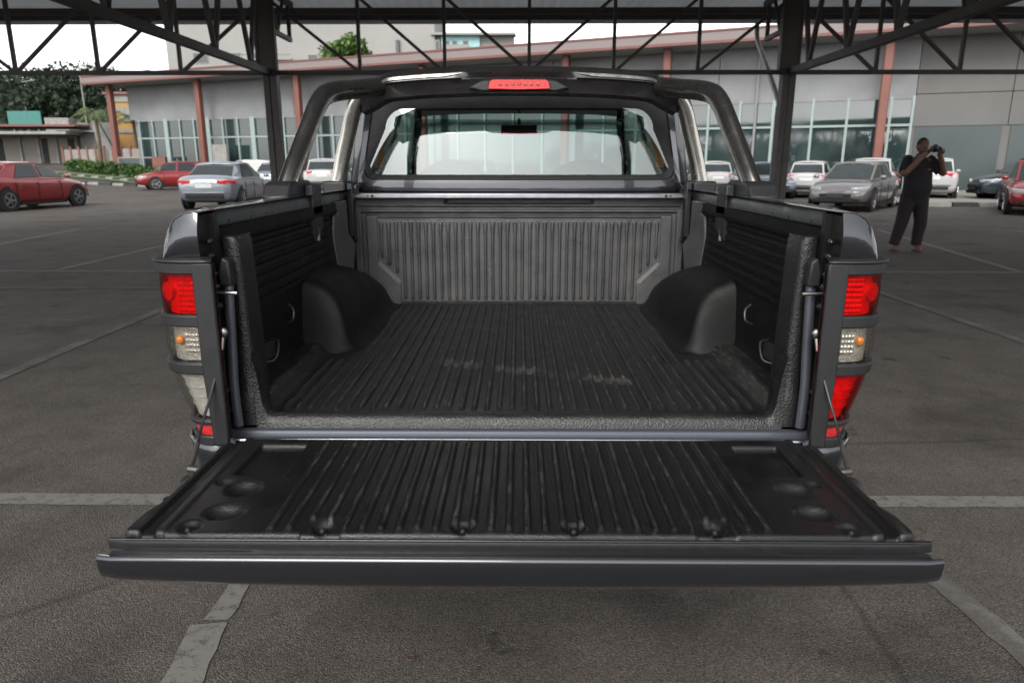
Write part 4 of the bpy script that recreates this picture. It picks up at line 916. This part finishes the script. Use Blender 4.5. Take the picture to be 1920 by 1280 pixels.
# ------------------------------------------------------------------ kerbs
def kerb(pts, w, h, seg, name, label):
    L = 0; root = empty(name, (*pts[0], 0), label=label, cat='kerb'); a = Vector(pts[0]).to_3d(); b = Vector(pts[1]).to_3d(); d = (b - a); n = int(d.length / seg); rot = Matrix.Rotation(math.atan2(d.y, d.x), 3, 'Z')
    for i in range(n):
        c = a + d * ((i + .5) / n); m = MB(); m.box((0, 0, 0), (seg * .97, w, h + .3)); 
        o = m.build('kerb_block', M['kw'] if i % 2 else M['kb'], root, bevel=.015); o.location = (c.x - a.x, c.y - a.y, hgt(c.x, c.y) + h - (h + .3) / 2); o.rotation_euler = (0, 0, math.atan2(d.y, d.x))
kerb(((13.0, 24.9), (29.0, 24.6)), .35, .14, .85, 'striped_kerb', 'black and white striped kerb in front of the parked cars on the right')
kerb(((-34.5, 51.6), (-24.5, 46.4)), .3, .16, .75, 'striped_kerb', 'black and white kerb along the grass below the hedge')
kerb(((-27.6, 45.0), (-21.4, 43.6)), .3, .14, .8, 'striped_kerb', 'short striped kerb at the foot of the ramp, left of the red hatchback')
m = MB(); m.grid(2, 2, lambda i, j: ((13.0, 30.0)[i], (24.9, 33)[j], .10 if j == 0 else .10)); tag(m.build('pavement', M['concrete']), kind='structure')

# ------------------------------------------------------------------ cars
CARM = {}
def carpaint(name, col, metal=.3):
    if name not in CARM: CARM[name] = m_paint(name, col, metal, .30)
    return CARM[name]
M['cglass'] = simple('car_glass', (.016, .022, .024), .06, 0, .1, .3, 2, spec=.5)
M['tail'] = simple('tail_lamp_red', (.5, .012, .015), .15, 0, 1, .1, 30); M['head'] = simple('head_lamp', (.55, .57, .58), .12, .5, 1, .2, 30)
M['plate'] = simple('number_plate', (.03, .03, .03), .5); M['platew'] = simple('pale_plate', (.6, .6, .58), .5)
STY = {
 'sedan': dict(L=4.75, st=[(-2.36, .66, .42, .82), (-2.30, .82, .30, .99), (-2.0, .89, .22, 1.07), (-1.4, .92, .20, 1.02), (-.3, .92, .18, .97), (.8, .92, .18, .95), (1.25, .91, .20, .93), (1.8, .88, .22, .86), (2.2, .80, .26, .74), (2.36, .62, .34, .62)],
    gh=dict(bx=(1.22, .0, -1.15, -1.85), tx=(.30, -.05, -.78, -1.12), zb=.97, zt=1.44)),
 'hatch': dict(L=4.1, st=[(-2.02, .68, .40, .92), (-1.98, .80, .28, 1.02), (-1.8, .86, .22, 1.04), (-1.2, .87, .20, 1.02), (-.3, .87, .18, .99), (.7, .87, .18, .97), (1.1, .86, .20, .95), (1.6, .83, .22, .87), (1.95, .76, .28, .74), (2.06, .60, .36, .62)],
    gh=dict(bx=(1.15, .05, -1.0, -1.88), tx=(.35, -.05, -.95, -1.62), zb=.98, zt=1.50)),
 'suv': dict(L=4.4, st=[(-2.2, .72, .48, 1.0), (-2.14, .86, .36, 1.12), (-1.9, .91, .28, 1.15), (-1.2, .92, .26, 1.12), (-.3, .92, .24, 1.08), (.7, .92, .24, 1.06), (1.2, .91, .26, 1.04), (1.75, .88, .28, .97), (2.1, .80, .34, .84), (2.22, .64, .42, .70)],
    gh=dict(bx=(1.25, .1, -1.1, -2.02), tx=(.45, .0, -1.0, -1.72), zb=1.07, zt=1.62)),
}
def car(style, paint, loc, yaw, label, cat='car', group='parked cars', wagon=False):
    s = STY[style]; t = empty(style + '_car' if style != 'suv' else 'suv_car', (*loc, hgt(*loc)), R(yaw), label=label, cat=cat, group=group); pm = paint
    m = MB(); st = s['st']
    def sec(w, zb, zt): return [(0, zb), (w * .75, zb), (w * .94, zb + .05), (w * .995, zb + .35 * (zt - zb)), (w, zb + .62 * (zt - zb)), (w * .985, zt - .14), (w * .94, zt - .045), (w * .80, zt + .0), (w * .4, zt + .03), (0, zt + .04)]
    N = 10; ring = []
    for x, w, zb, zt in st:
        q = sec(w, zb, zt); ring.append([(x, y, z) for y, z in q] + [(x, -y, z) for y, z in q[-2:0:-1]])
    k = len(ring[0]); b = len(m.v)
    for r in ring: m.v += r
    for i in range(len(ring) - 1):
        for j in range(k): m.f.append((b + i * k + j, b + i * k + (j + 1) % k, b + (i + 1) * k + (j + 1) % k, b + (i + 1) * k + j))
    m.f.append(tuple(b + j for j in range(k))); m.f.append(tuple(b + (len(ring) - 1) * k + j for j in range(k))[::-1])
    body = m.build('body', pm, t, smooth=True, angle=50, sub=1)
    g = s['gh']; W_ = max(q[1] for q in st); wb = W_ * .90; wt = W_ * .68; zb = g['zb'] - .03; zt = g['zt']
    bx, tx = g['bx'], g['tx']; zts = [zt - .05, zt, zt - .015, zt - .07]
    BL = [(x, wb - (.10 if i in (0, 3) else 0), zb) for i, x in enumerate(bx)]; TL = [(x, wt, z) for x, z in zip(tx, zts)]
    rf = MB()
    # roof skin, pillars as the body-coloured cage
    rf.grid(4, 7, lambda i, j: (TL[i][0], (wt + .01) * (1 - j / 3), TL[i][2] + .045 * (1 - ((j - 3) / 3) ** 2)))
    cage = MB(); 
    for sy in (-1, 1):
        L_ = [(x, sy * y, z) for x, y, z in BL]; T_ = [(x, sy * y, z) for x, y, z in TL]
        cage.add(L_ + T_, [(0, 1, 5, 4), (1, 2, 6, 5), (2, 3, 7, 6)])
    cage.add([BL[0], TL[0], (TL[0][0], -wt, TL[0][2]), (BL[0][0], -BL[0][1], zb)], [(0, 1, 2, 3)]); cage.add([BL[3], TL[3], (TL[3][0], -wt, TL[3][2]), (BL[3][0], -BL[3][1], zb)], [(0, 1, 2, 3)])
    cage.build('cabin', pm, t)
    rf.build('roof', pm, t, smooth=True, angle=80, solid=.03)
    def inset(quad, d, off, name, dl=None):
        q = [Vector(p) for p in quad]; c = sum(q, Vector()) / len(q); nrm = (q[1] - q[0]).cross(q[2] - q[0]).normalized()
        if nrm.dot(c - Vector((0, 0, 1.0))) < 0: nrm = -nrm
        q2 = []
        for i, p in enumerate(q):
            a = (q[i - 1] - p).normalized(); b2 = (q[(i + 1) % len(q)] - p).normalized(); q2.append(p + (a + b2) * d)
        mm = MB(); mm.add([p + nrm * off for p in q2] + [p + nrm * .002 for p in q2], [tuple(range(len(q)))] + [(i, (i + 1) % len(q), len(q) + (i + 1) % len(q), len(q) + i) for i in range(len(q))])
        return mm.build(name, M['cglass'], t, fix=True)
    for sy in (-1, 1):
        L_ = [(x, sy * y, z + .03) for x, y, z in BL]; T_ = [(x, sy * y, z) for x, y, z in TL]
        inset([L_[0], L_[1], T_[1], T_[0]], .055, .012, 'side_window'); inset([L_[1], L_[2], T_[2], T_[1]], .045, .012, 'side_window')
        if style != 'sedan' : inset([L_[2], L_[3], T_[3], T_[2]], .08, .012, 'quarter_window')
        for xw in (st[0][0] + .86, st[-1][0] - .90):
            m = MB(); m.tube([(0, sy * (W_ - .19), 0), (0, sy * (W_ - .003), 0)], .335, 28)
            w = m.build('wheel', M['tyre'], t, bevel=.02); w.location = (xw, 0, .335)
            m = MB(); m.tube([(0, sy * (W_ - .01), 0), (0, sy * (W_ + .004), 0)], .225, 20)
            m.build('hub_cavity', M['dark'], w); m = MB(); m.grid(24, 2, lambda i, j: ((.228, .200)[j] * cos(2 * pi * i / 24), sy * (W_ + .007), (.228, .200)[j] * sin(2 * pi * i / 24)), True)
            for a in range(5): m.bar((0, sy * (W_ + .006), 0), (.2 * cos(a * 2 * pi / 5), sy * (W_ + .006), .2 * sin(a * 2 * pi / 5)), .02, .055)
            m.build('rim', M['rim'], w)
            m = MB(); m.tube([(xw, sy * (W_ - .06), .345), (xw, sy * (W_ - .012), .345)], .40, 30); m.build('wheel_arch', M['dark'], t)
        m = MB(); m.sphere((bx[0] - .25, sy * (W_ + .06), zb + .09), (.07, .10, .065), 10, 8); m.build('door_mirror', pm, t, smooth=True)
        for xx in (-.15, -1.05):
            m = MB(); m.box((xx, sy * (W_ + .004), zb - .16), (.17, .03, .03)); m.build('door_handle', pm, t, bevel=.008)
        for xx in (.85, -.15, -1.05):
            m = MB(); m.box((xx - .12, sy * (W_ * .998), (zb + .3) / 2 - .02), (.012, .012, zb - .38)); m.build('door_gap', M['dark'], t)
        m = MB(); m.box((-.1, sy * (W_ - .02), st[4][2] + .03), (2.0, .06, .09)); m.build('sill', M['dark'], t)
        xr, xf = st[0][0], st[-1][0]; zr = st[1][3]
        m = MB(); hh = .13 if style == 'sedan' else .16
        m.prism([(xr + .015, .40), (xr + .02, .66), (xr + .10, .80), (xr + .34, W_ + .002), (xr + .30, .70), (xr + .12, .45)], zr - .13 - hh / 2, zr - .13 + hh / 2, lambda a, b, h: (a, sy * b * .985, h)); m.build('tail_lamp', M['tail'], t, bevel=.02)
        zf = st[-2][3]
        m = MB(); m.prism([(xf - .02, .42), (xf - .06, .62), (xf - .20, .77), (xf - .48, W_ * .955), (xf - .5, .74), (xf - .2, .46)], zf - .12, zf - .005, lambda a, b, h: (a, sy * b, h + (.04 if a < xf - .3 else 0))); m.build('headlight', M['head'], t, bevel=.02)
        m = MB(); m.box((xf - .075, sy * .60, .36), (.06, .16, .07)); m.build('fog_lamp', M['dark'], t, bevel=.01)
    inset([BL[0], TL[0], (TL[0][0], -wt, TL[0][2]), (BL[0][0], -BL[0][1], zb)], .055, .012, 'windscreen')
    inset([(BL[3][0], BL[3][1], zb + .05), TL[3], (TL[3][0], -wt, TL[3][2]), (BL[3][0], -BL[3][1], zb + .05)], .06, .012, 'rear_screen')
    m = MB(); m.box((xf + .0, 0, st[-1][3] - .12), (.05, .9, .09)); m.build('grille', M['dark'], t, bevel=.01)
    m = MB(); m.box((xf - .015, 0, .36), (.06, 1.1, .13)); m.build('lower_grille', M['dark'], t, bevel=.02)
    m = MB(); m.box((xf + .02, 0, .50), (.02, .50, .12)); m.build('number_plate', M['plate'], t)
    m = MB(); m.box((xr - .002, 0, zr - .24), (.03, .50, .12)); m.build('number_plate', M['platew'], t)
    m = MB(); m.box((xr + .015, 0, st[0][2] + .03), (.10, 1.15, .12)); m.build('rear_valance', M['dark'], t, bevel=.02)
    m = MB(); m.box((xr + .01, 0, st[0][2] + .13), (.06, 1.30, .022)); m.build('bumper_trim', M['alu'] if style == 'sedan' else M['guard'], t, bevel=.006)
    return t
RED = carpaint('red_car_paint', (.26, .016, .018)); SIL = carpaint('silver_blue_car_paint', (.22, .245, .285), .5); WHT = carpaint('white_car_paint', (.38, .38, .38), 0)
GRY = carpaint('warm_grey_car_paint', (.20, .195, .195), .5); DRK = carpaint('dark_blue_car_paint', (.02, .03, .045), .3); BLU = carpaint('grey_blue_car_paint', (.16, .18, .22), .5)
car('sedan', RED, (-16.25, 23.45), 84, 'red sedan seen from its rear right corner at the far left edge')
car('sedan', SIL, (-9.9, 24.75), 93, 'silver blue sedan seen from behind, left of the canopy column')
car('hatch', RED, (-19.3, 40.8), 214, 'small red hatchback facing the camera at the foot of the ramp')
car('suv', WHT, (-17.2, 46.2), 180, 'white suv whose roof shows behind the silver sedan')
car('hatch', WHT, (-13.6, 41.5), 100, 'white hatchback just left of the left canopy column')
car('sedan', BLU, (-12.2, 37.0), 96, 'grey blue sedan half hidden behind the left canopy column')
car('suv', WHT, (-9.35, 35.9), 95, 'white suv seen between the sports bar and the cab on the left')
car('hatch', WHT, (9.35, 36.0), 88, 'white hatchback seen through the gap beside the right of the cab')
car('sedan', BLU, (10.6, 31.9), 268, 'grey blue sedan seen through the right sports bar')
car('hatch', WHT, (12.9, 32.2), 62, 'white hatchback facing away right beside the right canopy column')
car('sedan', GRY, (10.95, 23.7), 232, 'warm grey sedan facing the camera right of the canopy column')
car('suv', WHT, (15.05, 31.1), 62, 'white suv seen from behind between the grey sedan and the man')
car('suv', WHT, (17.0, 30.2), 62, 'white suv seen from behind, partly hidden by the man taking a picture')
car('suv', DRK, (19.9, 28.1), 170, 'dark blue suv standing side on against the grey wall')
car('sedan', SIL, (18.6, 24.6), 240, 'silver sedan behind the red car at the right edge')
car('hatch', RED, (15.45, 21.7), 240, 'red hatchback with its nose to the camera at the far right edge')

# ------------------------------------------------------------------ the man with a camera
PM = empty('person', (6.56, 12.05, 0), R(-2), label='man in black shirt and dark trousers holding a camera up to his face', cat='person')
def skin(name, verts, edges, radii, mat, sub=2, root=0):
    me = bpy.data.meshes.new(name); me.from_pydata(verts, edges, []); o = bpy.data.objects.new(name, me); C.objects.link(o); o.parent = PM; me.materials.append(mat)
    me.skin_vertices or None
    md = o.modifiers.new('skin', 'SKIN'); md.use_smooth_shade = True
    if not me.skin_vertices:
        b = bmesh.new(); b.from_mesh(me); b.verts.layers.skin.verify(); b.to_mesh(me); b.free()
    for i, r in enumerate(radii):
        sv = me.skin_vertices[0].data[i]; sv.radius = r if isinstance(r, tuple) else (r, r); sv.use_root = (i == root)
    if sub: q = o.modifiers.new('sub', 'SUBSURF'); q.levels = sub; q.render_levels = sub
    return o
# local frame: he faces -Y; his right is -X
shR, elR, haR = (-.19, .0, 1.47), (-.31, -.16, 1.24), (.0, -.27, 1.645)
shL, elL, haL = (.19, .0, 1.47), (.36, -.14, 1.25), (.15, -.28, 1.615)
hipR, knR, anR = (-.10, 0, .90), (-.17, -.03, .49), (-.235, .01, .08)
hipL, knL, anL = (.10, 0, .90), (.13, -.04, .49), (.130, .01, .08)
V_ = [(0, 0, .95), (0, 0, 1.12), (0, .01, 1.30), (0, .02, 1.44), (0, .0, 1.55), (0, -.02, 1.61), shR, elR, haR, shL, elL, haL, hipR, knR, anR, (-.245, -.14, .04), hipL, knL, anL, (.15, -.15, .04)]
E_ = [(0, 1), (1, 2), (2, 3), (3, 4), (4, 5), (3, 6), (6, 7), (7, 8), (3, 9), (9, 10), (10, 11), (0, 12), (12, 13), (13, 14), (14, 15), (0, 16), (16, 17), (17, 18), (18, 19)]
skin('body', V_, E_, [(.17, .12), (.17, .12), (.17, .11), (.14, .09), .070, .065, .075, .058, .040, .075, .058, .040, .10, .07, .050, (.05, .035), .10, .07, .050, (.05, .035)], M['skin'])
# shirt: one closed surface of rings for the trunk, sleeves grown from the shoulders
def rings(name, rs, mat, parent=PM, n=20):
    m = MB(); m.grid(n, len(rs), lambda i, j: (rs[j][0] + rs[j][3] * cos(2 * pi * i / n), rs[j][1] + rs[j][4] * sin(2 * pi * i / n) + .008 * sin(5 * i + 2 * j), rs[j][2]), True)
    k = n * (len(rs) - 1); m.f.append(tuple(k + i for i in range(n))); return m.build(name, M[mat], parent, smooth=True, angle=80)
sh_ = rings('shirt', [(0, -.01, .86, .205, .145), (0, -.02, .92, .215, .165), (0, -.045, 1.04, .222, .195), (0, -.035, 1.16, .215, .180), (0, -.02, 1.30, .218, .155), (0, -.005, 1.40, .220, .135), (0, .005, 1.46, .205, .115), (0, .005, 1.50, .15, .095), (0, -.005, 1.535, .075, .075), (0, -.01, 1.56, .062, .065)], 'shirt')
for s0, e0 in ((shR, elR), (shL, elL)):
    a = Vector(s0); b = Vector(e0); q = a + (b - a) * .72; m = MB(); m.tube([a - (b - a) * .25, a, a + (b - a) * .35, q], [.07, .088, .092, .090], 14); m.build('sleeve', M['shirt'], sh_, smooth=True, angle=80)
for sd in (-1, 1):
    h0, k0, a0 = (hipR, knR, anR) if sd < 0 else (hipL, knL, anL)
    m = MB(); m.tube(spline([(h0[0], h0[1], .96), (h0[0] * 1.02, h0[1], .84), ((h0[0] + k0[0]) / 2, -.015, .68), k0, ((k0[0] + a0[0]) / 2, -.01, .30), (a0[0], a0[1], .11)], 3), [.115] * 1 + [.122, .124, .124, .122, .118, .112, .106, .102, .098, .096, .092, .088, .085, .082, .080], 16, ell=1.1)
    m.build('trouser_leg', M['trouser'], PM, smooth=True, angle=80)
rings('trouser_seat', [(0, 0, .76, .10, .09), (0, 0, .82, .19, .135), (0, 0, .90, .205, .145), (0, 0, .98, .20, .14)], 'trouser')
def pb(m, name, mat, parent=None, **k): return m.build(name, M[mat], parent or PM, **k)
# head, turned down to the viewfinder
m = MB(); m.sphere((0, -.045, 1.715), (.088, .105, .122), 20, 14); m.sphere((0, -.075, 1.655), (.066, .070, .062), 14, 10); hd = pb(m, 'head', 'skin', smooth=True, fix=False); hd.rotation_euler = (0, 0, R(0))
m = MB(); m.sphere((0, -.145, 1.695), (.016, .022, .026), 8, 6); pb(m, 'nose', 'skin', hd, smooth=True)
for sx in (-1, 1):
    m = MB(); m.sphere((sx * .089, -.035, 1.705), (.012, .022, .032), 8, 6); pb(m, 'ear', 'skin', hd, smooth=True)
    m = MB(); m.sphere((sx * .032, -.128, 1.725), (.014, .010, .009), 8, 6); pb(m, 'eye', 'eye', hd, smooth=True)
    m = MB(); m.box((sx * .032, -.137, 1.748), (.036, .008, .008)); pb(m, 'eyebrow', 'hair', hd)
m = MB(); m.box((0, -.134, 1.652), (.045, .010, .010)); pb(m, 'mouth', 'redmark', hd, bevel=.003)
m = MB(); m.grid(20, 7, lambda i, j: (.0905 * cos(2 * pi * i / 20) * sin(.95 * j / 6 * pi / 2 + .02), -.038 + .107 * sin(2 * pi * i / 20) * sin(.95 * j / 6 * pi / 2 + .02), 1.722 + .122 * cos(.95 * j / 6 * pi / 2 + .02)), True); pb(m, 'hair', 'hair', hd, smooth=True)
m = MB(); m.sphere((0, -.085, 1.632), (.052, .058, .030), 12, 8); pb(m, 'beard', 'hair', hd, smooth=True)
# shoes
for sx, x in ((-1, -.242), (1, .145)):
    m = MB(); m.prism([(-.045, .07), (.045, .07), (.05, -.10), (.035, -.17), (-.035, -.17), (-.05, -.10)], 0.004, .035, lambda a, b, h: (x + a, b, h)); s_ = pb(m, 'sandal', 'sandal', bevel=.008)
    m = MB(); m.bar((x - .052, -.06, .05), (x + .052, -.06, .05), .06, .04); pb(m, 'strap', 'sandal', s_, bevel=.01)
m = MB(); m.box((.10, -.150, 1.34), (.055, .012, .022)); pb(m, 'shirt_badge', 'redmark', bevel=.003)
# hands curled round the camera
def hand(c, sx):
    hv = [c, (c[0] - sx * .01, c[1] - .05, c[2] + .012)]; he = [(0, 1)]; hr = [.028, (.036, .020)]
    for k in range(4):
        z = c[2] + .035 - k * .021; L = (.9, 1.0, .95, .8)[k]
        a = len(hv); hv += [(c[0] + sx * .012, c[1] - .075 * L, z), (c[0] - sx * .005, c[1] - .105 * L, z - .002), (c[0] - sx * .035, c[1] - .112 * L, z - .004)]
        he += [(1, a), (a, a + 1), (a + 1, a + 2)]; hr += [.0105, .0095, .0085]
    a = len(hv); hv += [(c[0] - sx * .035, c[1] - .045, c[2] - .015), (c[0] - sx * .055, c[1] - .065, c[2] - .005)]; he += [(1, a), (a, a + 1)]; hr += [.013, .010]
    skin('hand', hv, he, hr, M['skin'], 1)
hand(haR, 1); hand(haL, -1)
CM = empty('camera', (0, 0, 0)); 
CM.location = (PM.location.x + .06, PM.location.y + .11, .125); CM.rotation_euler = (0, 0, R(0)); tag(CM, 'black camera held up to the face of the man in black', 'camera')
m = MB(); m.box((.005, -.40, 1.53), (.135, .055, .095)); m.box((.005, -.40, 1.59), (.05, .05, .03)); m.build('camera_body', M['guard'], CM, bevel=.008)
m = MB(); m.tube([(.005, -.42, 1.525), (.005, -.53, 1.525)], [.037, .040], 18); m.build('lens', M['blackpaint'], CM, smooth=True)
m = MB(); m.tube([(.005, -.53, 1.525), (.005, -.532, 1.525)], .033, 18); m.build('front_glass', M['cglass'], CM)
m = MB(); m.tube([(.0, 0, .004)] * 1 + [(.001, 0, .004)], .001, 4) if False else m.tube([(-.321 + .012 * cos(a * pi / 10), 1.827 + .012 * sin(a * pi / 10), .007) for a in range(21)], .0022, 6)
tag(m.build('rubber_ring', M['redmark'] if False else M['sandal'], smooth=True), 'tiny dark red ring lying on the asphalt below the tailgate', 'ring')
